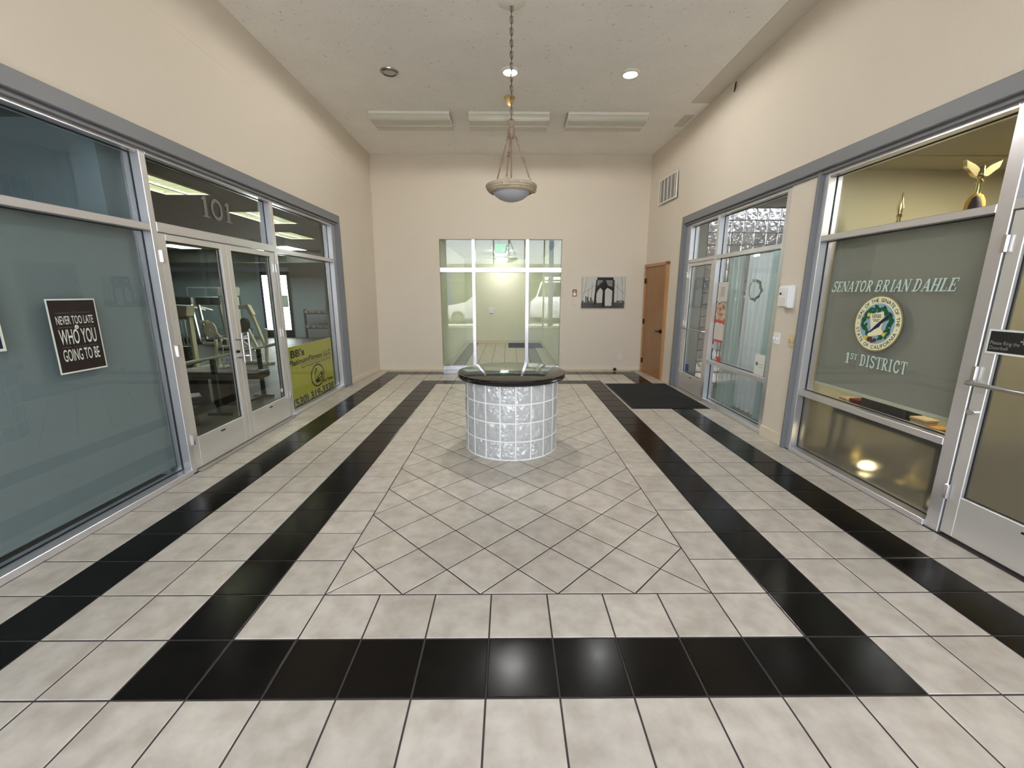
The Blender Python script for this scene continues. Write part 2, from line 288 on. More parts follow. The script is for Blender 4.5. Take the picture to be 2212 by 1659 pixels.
# ------------------------------------------------------------------ geometry helpers (feet in, metres out)
class B:
    def __init__(s): s.v = []; s.f = []
    def add(s, vs, fs):
        n = len(s.v); s.v += [tuple(v) for v in vs]; s.f += [tuple(i + n for i in f) for f in fs]; return s
    def box(s, x0, x1, y0, y1, z0, z1):
        return s.add([(x0, y0, z0), (x1, y0, z0), (x1, y1, z0), (x0, y1, z0), (x0, y0, z1), (x1, y0, z1), (x1, y1, z1), (x0, y1, z1)],
                     [(0, 3, 2, 1), (4, 5, 6, 7), (0, 1, 5, 4), (1, 2, 6, 5), (2, 3, 7, 6), (3, 0, 4, 7)])
    def bar(s, p0, p1, w_, h_=None):
        h_ = h_ or w_; p0 = Vector(p0); p1 = Vector(p1); d = (p1 - p0).normalized()
        up = Vector((0, 0, 1)) if abs(d.z) < 0.95 else Vector((0, 1, 0))
        a = d.cross(up).normalized() * (w_ / 2); b = a.cross(d).normalized() * (h_ / 2)
        return s.add([p0 - a - b, p0 + a - b, p0 + a + b, p0 - a + b, p1 - a - b, p1 + a - b, p1 + a + b, p1 - a + b],
                     [(0, 3, 2, 1), (4, 5, 6, 7), (0, 1, 5, 4), (1, 2, 6, 5), (2, 3, 7, 6), (3, 0, 4, 7)])
    def cyl(s, p0, p1, r0, r1=None, n=16):
        r1 = r0 if r1 is None else r1; p0 = Vector(p0); p1 = Vector(p1); d = (p1 - p0).normalized()
        up = Vector((0, 0, 1)) if abs(d.z) < 0.95 else Vector((0, 1, 0))
        a = d.cross(up).normalized(); b = a.cross(d).normalized()
        vs = []
        for p, r in ((p0, r0), (p1, r1)):
            vs += [p + (a * math.cos(2 * math.pi * k / n) + b * math.sin(2 * math.pi * k / n)) * r for k in range(n)]
        fs = [(k, (k + 1) % n, n + (k + 1) % n, n + k) for k in range(n)] + [tuple(range(n))[::-1], tuple(range(n, 2 * n))]
        return s.add(vs, fs)
    def lathe(s, prof, c=(0, 0, 0), n=32):
        vs = []; m = len(prof)
        for k in range(n):
            a = 2 * math.pi * k / n
            vs += [(c[0] + r * math.cos(a), c[1] + r * math.sin(a), c[2] + z) for r, z in prof]
        fs = [(k * m + i, ((k + 1) % n) * m + i, ((k + 1) % n) * m + i + 1, k * m + i + 1) for k in range(n) for i in range(m - 1)]
        return s.add(vs, fs)
    def tube(s, path, r, n=8, closed=False):
        path = [Vector(p) for p in path]; vs = []; L = len(path); ref = None
        for i, p in enumerate(path):
            q = path[(i + 1) % L] if (closed or i < L - 1) else p; o = path[i - 1] if (closed or i > 0) else p
            d = (q - o).normalized()
            up = ref if ref is not None else (Vector((0, 0, 1)) if abs(d.z) < 0.9 else Vector((0, 1, 0)))
            a = d.cross(up).normalized(); b = a.cross(d).normalized(); ref = b
            vs += [p + (a * math.cos(2 * math.pi * k / n) + b * math.sin(2 * math.pi * k / n)) * r for k in range(n)]
        fs = []
        for i in range(L if closed else L - 1):
            j = (i + 1) % L
            fs += [(i * n + k, i * n + (k + 1) % n, j * n + (k + 1) % n, j * n + k) for k in range(n)]
        if not closed: fs += [tuple(range(n))[::-1], tuple(range((L - 1) * n, L * n))]
        return s.add(vs, fs)
    def prism(s, pts, fr, d0, d1):
        o, r, u = (Vector(k) for k in fr); nn = r.cross(u); n = len(pts)
        vs = [o + r * p[0] + u * p[1] + nn * d0 for p in pts] + [o + r * p[0] + u * p[1] + nn * d1 for p in pts]
        fs = [tuple(range(n))[::-1], tuple(range(n, 2 * n))] + [(k, (k + 1) % n, n + (k + 1) % n, n + k) for k in range(n)]
        return s.add(vs, fs)
    def rect(s, x0, x1, y0, y1, fr, d0, d1): return s.prism([(x0, y0), (x1, y0), (x1, y1), (x0, y1)], fr, d0, d1)
    def disc(s, cx_, cy_, r, fr, d0, d1, n=40): return s.prism([(cx_ + r * math.cos(2 * math.pi * k / n), cy_ + r * math.sin(2 * math.pi * k / n)) for k in range(n)], fr, d0, d1)
    def grid(s, fn, nu, nv):
        vs = [fn(i / nu, j / nv) for i in range(nu + 1) for j in range(nv + 1)]
        return s.add(vs, [(i * (nv + 1) + j, (i + 1) * (nv + 1) + j, (i + 1) * (nv + 1) + j + 1, i * (nv + 1) + j + 1) for i in range(nu) for j in range(nv)])
    def text(s, st, fr, x, y, size, d, xs=1.0, bold=0.0, shear=0.0, align='C', rot=0.0, width=None):
        vs, fs, x0, x1 = text_geo(st, bold, shear)
        if width: xs = width / ((x1 - x0) * size)
        ox = {'C': (x0 + x1) / 2, 'L': x0, 'R': x1}[align]
        o, r, u = (Vector(k) for k in fr); nn = r.cross(u); ca, sa = math.cos(rot), math.sin(rot); out = []
        for a, b in vs:
            px, py = (a - ox) * size * xs, b * size
            out.append(o + r * (x + px * ca - py * sa) + u * (y + px * sa + py * ca) + nn * d)
        return s.add(out, fs)
TEXTS = {}
def text_geo(st, bold, shear):
    k = (st, bold, shear)
    if k not in TEXTS:
        cu = bpy.data.curves.new('lettering', 'FONT'); cu.body = st; cu.size = 1.0; cu.offset = bold; cu.shear = shear; cu.resolution_u = 3
        ob = bpy.data.objects.new('lettering', cu); me = ob.to_mesh()
        vs = [(v.co.x, v.co.y) for v in me.vertices]; fs = [tuple(p.vertices) for p in me.polygons]
        ob.to_mesh_clear(); bpy.data.objects.remove(ob); bpy.data.curves.remove(cu)
        xs = [v[0] for v in vs] or [0, 0.3]
        TEXTS[k] = (vs, fs, min(xs), max(xs))
    return TEXTS[k]
def tag(o, label=None, cat=None, group=None, kind=None):
    if label: o['label'] = label
    if cat: o['category'] = cat
    if group: o['group'] = group
    if kind: o['kind'] = kind
    return o
def mesh(name, b, m, smooth=None, bev=0.0, seg=1, normals=True):
    me = bpy.data.meshes.new(name)
    me.from_pydata([(x * S, y * S, z * S) for x, y, z in b.v], [], b.f)
    if bev or normals:
        bm = bmesh.new(); bm.from_mesh(me)
        if normals: bmesh.ops.recalc_face_normals(bm, faces=bm.faces)
        if bev:
            es = [e for e in bm.edges if len(e.link_faces) == 2 and e.calc_face_angle(0) > 0.5]
            bmesh.ops.bevel(bm, geom=es, offset=bev * S, segments=seg, affect='EDGES', profile=0.6, clamp_overlap=True)
        bm.to_mesh(me); bm.free()
    me.materials.append(m)
    if smooth is not None:
        me.shade_smooth(); me.set_sharp_from_angle(angle=R(smooth))
    me.update(); return me
def obj(name, b, m, parent=None, smooth=None, bev=0.0, loc=None, rotz=None, kind=None, label=None, cat=None, group=None, seg=1, normals=True):
    o = bpy.data.objects.new(name, mesh(name, b, m, smooth, bev, seg, normals)); col.objects.link(o)
    if parent: o.parent = parent
    if loc: o.location = [k * S for k in loc]
    if rotz: o.rotation_euler.z = rotz
    return tag(o, label, cat, group, kind)
def thing(name, label, cat, loc=(0, 0, 0), rotz=0.0, group=None, kind=None):
    o = bpy.data.objects.new(name, None); col.objects.link(o); o.empty_display_size = 0.1
    o.location = [k * S for k in loc]; o.rotation_euler.z = rotz
    return tag(o, label, cat, group, kind)
def copy_thing(o, loc, label=None, rotz=None):
    c = o.copy(); col.objects.link(c); c.location = [k * S for k in loc]
    if rotz is not None: c.rotation_euler.z = rotz
    if label: c['label'] = label
    for ch in [k for k in bpy.data.objects if k.parent == o]:
        d = ch.copy(); col.objects.link(d); d.parent = c
        for g in [k for k in bpy.data.objects if k.parent == ch]:
            e = g.copy(); col.objects.link(e); e.parent = d
    return c
FL = ((-9.1, 0, 0), (0, 1, 0), (0, 0, 1))        # faces of the left storefront, text reads along +Y
FR = ((10.05, 0, 0), (0, -1, 0), (0, 0, 1))      # right storefront, reads along -Y
def deeper(X0, X1, rgt):
    # frame on the plane X1 for a layout measured on the storefront face X0
    f = (X1 - CAM.x) / (X0 - CAM.x); o = CAM + (Vector((X0, 0, 0)) - CAM) * f
    return (tuple(o), (0, rgt * f, 0), (0, 0, f))
YB = 23.6
FB = ((0, YB, 0), (1, 0, 0), (0, 0, 1))          # back wall

# ------------------------------------------------------------------ room shell
H = 13.9
def slab(pts_in, off):
    """wall sheet given by its room-side corners, thickened outwards by OFF"""
    b = B(); a = [Vector(p) for p in pts_in]; o = [p + Vector(off) for p in a]
    return b.add(a + o, [(0, 1, 2, 3), (4, 7, 6, 5), (0, 4, 5, 1), (1, 5, 6, 2), (2, 6, 7, 3), (3, 7, 4, 0)])
Y0 = -10.0
lw = thing('wall_left', 'cream left wall above the gym storefront', 'wall', kind='structure')
ZL = 12.2
xl = lambda z: -8.93 + (z - 9.3) / 4.6 * 0.5
def sheet(prof_a, ya_, prof_b, yb2, off):
    for (xa0, za0), (xa1, za1), (xb0, zb0), (xb1, zb1) in zip(prof_a[:-1], prof_a[1:], prof_b[:-1], prof_b[1:]):
        yield slab([(xa0, ya_, za0), (xb0, yb2, zb0), (xb1, yb2, zb1), (xa1, ya_, za1)], off)
LA = [(-8.93, 9.3), (xl(ZL), ZL), (xl(ZL) - .05, ZL + .05), (-8.43, H)]
LB = [(-8.56, 9.3), (-8.49, 11.75), (-8.53, 11.8), (-8.49, H)]
for q in sheet(LA, Y0, LA, 18.72, (-0.5, 0, 0)): obj('wall_face', q, M_WALL, lw)
for q in sheet([(-9.0, 0)] + LA, 18.72, [(-8.68, 0)] + LB, YB, (-0.5, 0, 0)): obj('wall_face', q, M_WALL, lw)
rw = thing('wall_right', 'cream right wall above the office and salon storefronts', 'wall', kind='structure')
RA = [(9.88, 9.3), (9.66, H)]; RB = [(9.52, 9.3), (9.49, H)]
for q in sheet(RA, Y0, RA, 18.72, (0.5, 0, 0)): obj('wall_face', q, M_WALL, rw)
for q in sheet([(9.93, 0)] + RA, 18.72, [(9.58, 0)] + RB, YB, (0.5, 0, 0)): obj('wall_face', q, M_WALL, rw)
obj('pier', B().box(10.0, 10.6, 8.4, 9.72, 0, 9.3), M_WALL, rw)
obj('wall_face', B().box(10.0, 10.5, Y0, -0.5, 0, 9.3), M_WALL, rw)
bw = thing('wall_back', 'cream back wall around the corridor opening', 'wall', kind='structure')
OX0, OX1, OZ = -4.27, 3.87, 8.77
b = B().box(-9.4, OX0, YB, YB + 0.5, 0, H).box(OX1, 10.3, YB, YB + 0.5, 0, H).box(OX0, OX1, YB, YB + 0.5, OZ, H)
obj('wall_face', b, M_WALL, bw)
fw = thing('wall_front', 'front wall around the entrance glazing behind the viewer', 'wall', kind='structure')
b = B().box(-9.4, -8.8, Y0 - 0.5, Y0, 0, H).box(9.7, 10.6, Y0 - 0.5, Y0, 0, H).box(-8.8, 9.7, Y0 - 0.5, Y0, 13.0, H)
obj('wall_face', b, M_WALL, fw)
ce = thing('ceiling', 'grey-beige textured ceiling with fine pits', 'ceiling', kind='structure')
obj('ceiling_face', B().box(-9.6, 10.6, Y0 - 0.5, YB + 0.5, H, H + 0.4), M_CEIL, ce)
obj('repair_patch', B().box(8.72, 9.66, 7.0, 16.06, H - 0.02, H), M_PATCH, ce, bev=0.008)
obj('repair_patch', B().box(9.0, 9.5, 17.4, 18.9, H - 0.012, H), M_PATCH, ce, bev=0.006)
# skirting
def skirting(name, b):
    o = obj(name, b, M_BASE, bev=0.02); tag(o, None, None, None, 'structure'); return o
tag(skirting('baseboard_back', B().box(-8.68, OX0, YB - 0.05, YB, 0, 0.32).box(OX1, 9.58, YB - 0.05, YB, 0, 0.32)), 'cream baseboard along the back wall', 'baseboard')
tag(skirting('baseboard_left', slab([(-8.95, 18.74, 0), (-8.63, YB - 0.05, 0), (-8.62, YB - 0.05, 0.32), (-8.94, 18.74, 0.32)], (-0.06, 0, 0))), 'cream baseboard on the left wall beyond the gym window', 'baseboard')
tag(skirting('baseboard_right', slab([(9.88, 18.74, 0), (9.85, 19.3, 0), (9.84, 19.3, 0.32), (9.87, 18.74, 0.32)], (0.06, 0, 0)).box(9.93, 10.02, 8.4, 9.72, 0, 0.42)), 'cream baseboard at the foot of the right wall and pier', 'baseboard')

# ------------------------------------------------------------------ floor tiles
fl = thing('floor', 'grey-beige ceramic tile floor with black tile bands and a diagonal centre field', 'floor', kind='structure')
obj('floor_slab', B().box(-9.6, 10.6, Y0 - 0.5, YB + 0.5, -0.3, -0.035), M_GROUT, fl)
obj('grout_bed', B().box(-9.6, 10.6, Y0 - 0.5, YB + 0.5, -0.035, -0.008), M_GROUT, fl)
J = 0.013
def shrink(poly, d):
    n = len(poly); out = []
    for i in range(n):
        p0, p1, p2 = (Vector(poly[i - 1]), Vector(poly[i]), Vector(poly[(i + 1) % n]))
        e1 = (p1 - p0).normalized(); e2 = (p2 - p1).normalized(); n1 = Vector((-e1.y, e1.x)); n2 = Vector((-e2.y, e2.x))
        k = (n1 + n2); k = k / max(0.25, k.dot(n1)); out.append(p1 + k * d)
    return [(v.x, v.y) for v in out]
def tile_geo(b, poly, z=0.0):
    n = len(poly); a = shrink(poly, J); c = shrink(poly, J + 0.010)
    vs = [(x, y, -0.03 + z) for x, y in a] + [(x, y, -0.006 + z) for x, y in a] + [(x, y, z) for x, y in c]
    fs = []
    for i in range(n):
        j = (i + 1) % n
        fs += [(i, j, n + j, n + i), (n + i, n + j, 2 * n + j, 2 * n + i)]
    fs.append(tuple(range(2 * n, 3 * n))); return b.add(vs, fs)
unit = {}
def shared(m, poly):
    cx_ = sum(p[0] for p in poly) / len(poly); cy_ = sum(p[1] for p in poly) / len(poly)
    loc = [(round(p[0] - cx_, 4), round(p[1] - cy_, 4)) for p in poly]; k = (m.name, tuple(loc))
    if k not in unit: unit[k] = mesh('tile', tile_geo(B(), loc), m)
    return unit[k], (cx_, cy_)
def put_tile(name, m, poly):
    me, (x, y) = shared(m, poly); o = bpy.data.objects.new(name, me); col.objects.link(o); o.parent = fl; o.location = (x * S, y * S, random.uniform(-0.0015, 0.0015) * S)
light, black = [], []
XL, XR, YF, YE = -9.06, 10.02, -9.95, YB
xs = [XL] + list(range(-8, 11)); xs[-1] = XR; xs = [XL, -8] + list(range(-7, 10)) + [XR]
ys = list(range(-9, 24)); ys = [YF] + ys + [YE]
for a, c in zip(xs[:-1], xs[1:]):
    for d, e in zip(ys[:-1], ys[1:]):
        mx_, my = (a + c) / 2, (d + e) / 2
        if -3 < mx_ < 4 and 1 < my < 18: continue
        ring = (-5 < mx_ < 6 and -1 < my < 20) and not (-4 < mx_ < 5 and 0 < my < 19)
        outer = ((-8 < mx_ < -7) or (8 < mx_ < 9)) and my < 23 or (-8 < mx_ < 9 and 22 < my < 23)
        (black if ring or outer else light).append([(a, d), (c, d), (c, e), (a, e)])
def area(poly):
    q = [pix((x, y, 0)) for x, y in poly]
    if any(k is None for k in q): return 0
    if all(k[0] < 0 or k[0] > 2212 or k[1] > 1659 for k in q): return 0
    return abs(sum(q[i - 1][0] * q[i][1] - q[i][0] * q[i - 1][1] for i in range(len(q)))) / 2
def lay(name, stuff, m, polys, cap=300):
    polys = sorted(polys, key=area, reverse=True); vis = [p for p in polys if area(p) > 0][:cap]; rest = [p for p in polys if p not in vis]
    for p in vis: put_tile(name, m, p)
    if rest:
        b = B()
        for p in rest: tile_geo(b, p)
        obj(stuff, b, m, fl, kind='stuff')
lay('tile', 'tile_field', M_TILE, light, 298)
lay('black_tile', 'black_tile_field', M_BLACK, black, 200)
# the diagonal field, clipped to its rectangle
def clip(poly, f):
    out = []
    for i in range(len(poly)):
        a, c = poly[i - 1], poly[i]; fa, fc = f(a), f(c)
        if fa >= 0: out.append(a) if False else None
        if (fa >= 0) != (fc >= 0):
            t = fa / (fa - fc); out.append((a[0] + (c[0] - a[0]) * t, a[1] + (c[1] - a[1]) * t))
        if fc >= 0: out.append(c)
    return out
diag = []
hd = 0.7
for i in range(-1, 7):
    for j in range(-1, 14):
        for oy in (0, 1):
            cx_ = -3 + 1.4 * i + (0.7 if oy else 0); cy_ = 1 + 1.4 * j + (0 if oy else 0.7)
            p = [(cx_, cy_ - hd), (cx_ + hd, cy_), (cx_, cy_ + hd), (cx_ - hd, cy_)]
            for f in (lambda q: q[0] + 3, lambda q: 4 - q[0], lambda q: q[1] - 1, lambda q: 18 - q[1]):
                p = clip(p, f)
                if len(p) < 3: break
            if len(p) < 3: continue
            ar = abs(sum(p[k - 1][0] * p[k][1] - p[k][0] * p[k - 1][1] for k in range(len(p)))) / 2
            if ar < 0.02: continue
            q = []
            for k in p:
                if not q or (abs(k[0] - q[-1][0]) + abs(k[1] - q[-1][1])) > 1e-4: q.append(k)
            if abs(q[0][0] - q[-1][0]) + abs(q[0][1] - q[-1][1]) < 1e-4: q.pop()
            if len(q) >= 3: diag.append(q)
lay('diagonal_tile', 'diagonal_tile_field', M_TILE, diag, 290)

# ------------------------------------------------------------------ storefront kit
def fbox(side, d0, d1, y0, y1, z0, z1, b=None):
    b = b or B(); X = (lambda d: -9.1 - d) if side == 'L' else (lambda d: 10.05 + d)
    return b.box(min(X(d0), X(d1)), max(X(d0), X(d1)), y0, y1, z0, z1)
def member(par, name, side, y0, y1, z0, z1, d0=0.0, d1=0.42, m=None): return obj(name, fbox(side, d0, d1, y0, y1, z0, z1), m or M_ALU, par, bev=0.012)
def pane(par, side, y0, y1, z0, z1, m, d=0.24):
    o = obj('glass_pane', fbox(side, d, d + 0.022, y0, y1, z0, z1), m, par)
    b = B()
    for a in ((y0, y1, z0, z0 + 0.018), (y0, y1, z1 - 0.018, z1), (y0, y0 + 0.018, z0, z1), (y1 - 0.018, y1, z0, z1)): fbox(side, d - 0.012, d + 0.034, *a, b)
    obj('gasket', b, M_GASKET, par); return o
# blue-grey painted trim over and at the end of each storefront
tl_ = thing('trim_1', 'blue-grey painted header trim over the gym storefront', 'trim', kind='structure')
obj('header_board', B().box(-9.5, -8.86, Y0, 18.72, 8.98, 9.36), M_TRIM, tl_, bev=0.02)
obj('header_lip', B().box(-9.5, -8.98, Y0, 18.58, 8.88, 8.98), M_TRIM, tl_, bev=0.01)
obj('end_leg', B().box(-9.5, -8.86, 18.5, 18.72, 0, 8.98), M_TRIM, tl_, bev=0.015)
tr_ = thing('trim_2', 'blue-grey painted header trim over the office and salon storefronts', 'trim', kind='structure')
obj('header_board', B().box(9.82, 10.45, Y0, 18.72, 8.98, 9.36), M_TRIM, tr_, bev=0.02)
obj('header_lip', B().box(9.94, 10.45, Y0, 18.58, 8.88, 8.98), M_TRIM, tr_, bev=0.01)
obj('end_leg', B().box(9.82, 10.45, 18.5, 18.72, 0, 8.98), M_TRIM, tr_, bev=0.015)
obj('end_leg', B().box(9.9, 10.45, 8.32, 8.42, 0, 8.98), M_TRIM, tr_, bev=0.012)

# --- left: shaded window, double doors, gym window
w1 = thing('window_1', 'big grey shaded shopfront window with a transom, left of the glass doors', 'window', kind='structure')
member(w1, 'sill', 'L', Y0, 6.16, 0, 0.17, -0.06, 0.45, M_ALU)
member(w1, 'transom_bar', 'L', Y0, 6.16, 6.9, 7.08)
member(w1, 'head_bar', 'L', Y0, 6.16, 8.8, 8.9)
member(w1, 'mullion', 'L', 6.16, 6.36, 0, 8.9)
member(w1, 'mullion', 'L', -2.2, -2.0, 0, 8.9)
for z0, z1, m in ((0.17, 6.9, M_GLASSM), (7.08, 8.8, M_GLASSM)):
    pane(w1, 'L', -2.0, 6.16, z0, z1, m); pane(w1, 'L', Y0, -2.2, z0, z1, m)
sh = thing('roller_shade', 'grey roller shade drawn down behind the big left window', 'shade', (-9.52, 0, 0))
obj('shade_cloth', B().box(-0.01, 0.01, -9.8, 6.12, 0.34, 6.95), M_SHADE, sh)
obj('hem_bar', B().box(-0.03, 0.03, -9.8, 6.12, 0.3, 0.36), M_SHADE, sh, bev=0.01)
dh = thing('window_2', 'glass transom bearing a suite number above the double doors', 'window', kind='structure')
member(dh, 'header_bar', 'L', 6.36, 12.15, 6.9, 7.16)
member(dh, 'head_bar', 'L', 6.36, 12.15, 8.8, 8.9)
pane(dh, 'L', 6.36, 12.15, 7.16, 8.8, M_GLASST)
member(dh, 'mullion', 'L', 12.15, 12.38, 0, 8.9)
def door(name, label, side, y0, y1, hinge_hi, gm, stile=0.26):
    d = thing(name, label, 'door', kind='structure')
    dep = dict(d0=0.03, d1=0.2)
    member(d, 'stile', side, y0, y0 + stile, 0.06, 6.88, **dep, m=M_DOORALU); member(d, 'stile', side, y1 - stile, y1, 0.06, 6.88, **dep, m=M_DOORALU)
    member(d, 'bottom_rail', side, y0 + stile, y1 - stile, 0.06, 1.0, **dep, m=M_DOORALU); member(d, 'top_rail', side, y0 + stile, y1 - stile, 6.7, 6.88, **dep, m=M_DOORALU)
    pane(d, side, y0 + stile, y1 - stile, 1.0, 6.7, gm, 0.11)
    yh = y1 if hinge_hi else y0; X = -9.1 if side == 'L' else 10.05; sg = 1 if side == 'L' else -1
    for z in (0.85, 3.5, 6.1):
        obj('hinge', B().box(min(X - 0.02 * sg, X + 0.05 * sg), max(X - 0.02 * sg, X + 0.05 * sg), yh - 0.05, yh + 0.05, z, z + 0.34), M_CHROME, d, bev=0.015)
    ym = (y0 + y1) / 2
    obj('drain_slot', fbox(side, 0.015, 0.035, ym - 0.1, ym + 0.1, 0.84, 0.88), M_BLK, d)
    return d
d1 = door('door_1', 'left glass leaf of the double doors', 'L', 6.38, 9.15, False, M_GLASST)
d2 = door('door_2', 'right glass leaf of the double doors', 'L', 9.17, 12.13, True, M_GLASST)
for dd, y in ((d1, 8.98), (d2, 9.36)):
    p = [(-9.1, y, 3.72), (-8.87, y, 3.72)]
    obj('pull_handle', B().tube([(-8.87, y, 2.92), (-8.87, y, 3.94)], 0.038, 12).tube(p, 0.033, 10).tube([(-9.1, y, 3.1), (-8.87, y, 3.1)], 0.033, 10), M_CHROME, dd, smooth=40)
obj('door_lock', B().cyl((-9.14, 9.03, 3.3), (-9.05, 9.03, 3.3), 0.05), M_BRONZE, d1, smooth=40)
obj('door_sticker', B().disc(11.7, 1.3, 0.09, FL, -0.1, -0.096, 20), M_PALE, d2)
obj('threshold', fbox('L', -0.14, 0.4, 6.36, 12.15, 0, 0.05), M_STEEL, dh, bev=0.015)

w3 = thing('window_3', 'gym shopfront window beyond the double doors, yellow board behind it', 'window', kind='structure')
member(w3, 'sill', 'L', 12.38, 18.08, 0, 0.17, -0.06, 0.45)
member(w3, 'transom_bar', 'L', 12.38, 18.08, 6.9, 7.08)
member(w3, 'head_bar', 'L', 12.38, 18.08, 8.8, 8.9)
member(w3, 'jamb', 'L', 18.08, 18.5, 0, 8.9)
pane(w3, 'L', 12.38, 18.08, 0.17, 6.9, M_GLASST); pane(w3, 'L', 12.38, 18.08, 7.08, 8.8, M_GLASST)

# --- right: office window, office door, salon door, salon window
w4 = thing('window_4', 'frosted office window with lettering and a round seal', 'window', kind='structure')
member(w4, 'sill', 'R', 3.25, 8.1, 0, 0.15, -0.05, 0.45)
member(w4, 'low_rail', 'R', 3.25, 8.1, 1.98, 2.15)
member(w4, 'transom_bar', 'R', 3.25, 8.1, 6.89, 7.06)
member(w4, 'head_bar', 'R', 3.25, 8.1, 8.78, 8.9)
member(w4, 'jamb', 'R', 8.1, 8.32, 0, 8.9)
member(w4, 'mullion', 'R', 2.95, 3.25, 0, 8.9)
pane(w4, 'R', 3.25, 8.1, 0.15, 1.98, M_FROST); pane(w4, 'R', 3.25, 8.1, 2.15, 6.89, M_GLASS); pane(w4, 'R', 3.25, 8.1, 7.06, 8.78, M_GLASS)
w5 = thing('window_5', 'clear transom over the office door', 'window', kind='structure')
member(w5, 'header_bar', 'R', -0.1, 2.95, 6.9, 7.1); member(w5, 'head_bar', 'R', -0.1, 2.95, 8.78, 8.9); member(w5, 'jamb', 'R', -0.5, -0.1, 0, 8.9)
pane(w5, 'R', -0.1, 2.95, 7.1, 8.78, M_GLASS)
d3 = door('door_3', 'frosted glass office door with a steel push bar', 'R', -0.08, 2.93, True, M_FROST)
obj('push_bar', B().tube([(9.98, 2.93, 3.5), (9.83, 2.86, 3.5), (9.83, 0.0, 3.5), (9.98, -0.05, 3.5)], 0.045, 10), M_STEEL, d3, smooth=50)
obj('door_lock', B().cyl((10.09, 2.8, 2.88), (9.97, 2.8, 2.88), 0.06), M_CHROME, d3, smooth=40)
w6 = thing('window_6', 'curtained salon window with posters and a low rail', 'window', kind='structure')
member(w6, 'sill', 'R', 9.72, 14.85, 0, 0.17, -0.05, 0.45)
member(w6, 'low_rail', 'R', 10.05, 14.85, 1.95, 2.13)
member(w6, 'transom_bar', 'R', 10.05, 14.85, 6.89, 7.06)
member(w6, 'head_bar', 'R', 10.05, 14.85, 8.78, 8.9)
member(w6, 'jamb', 'R', 9.72, 10.05, 0, 8.9)
member(w6, 'mullion', 'R', 14.85, 15.06, 0, 8.9)
for z0, z1 in ((0.17, 1.95), (2.13, 6.89), (7.06, 8.78)): pane(w6, 'R', 10.05, 14.85, z0, z1, M_GLASS)
w7 = thing('window_7', 'small transom over the salon door', 'window', kind='structure')
member(w7, 'header_bar', 'R', 15.06, 17.98, 6.89, 7.06); member(w7, 'head_bar', 'R', 15.06, 17.98, 8.78, 8.9); member(w7, 'jamb', 'R', 17.98, 18.5, 0, 8.9)
pane(w7, 'R', 15.06, 17.98, 7.06, 8.78, M_GLASS); obj('threshold', fbox('R', -0.1, 0.4, 15.06, 17.98, 0, 0.05), M_STEEL, w7, bev=0.015)
d4 = door('door_4', 'clear glass salon door with a steel push bar', 'R', 15.08, 17.96, True, M_GLASS)
obj('push_bar', B().tube([(9.98, 17.9, 3.45), (9.85, 17.84, 3.45), (9.85, 15.12, 3.45), (9.98, 15.08, 3.45)], 0.045, 10), M_STEEL, d4, smooth=50)
obj('access_sticker', B().rect(-17.4, -17.0, 1.1, 1.5, FR, -0.1, -0.095), M_BLUE, d4)
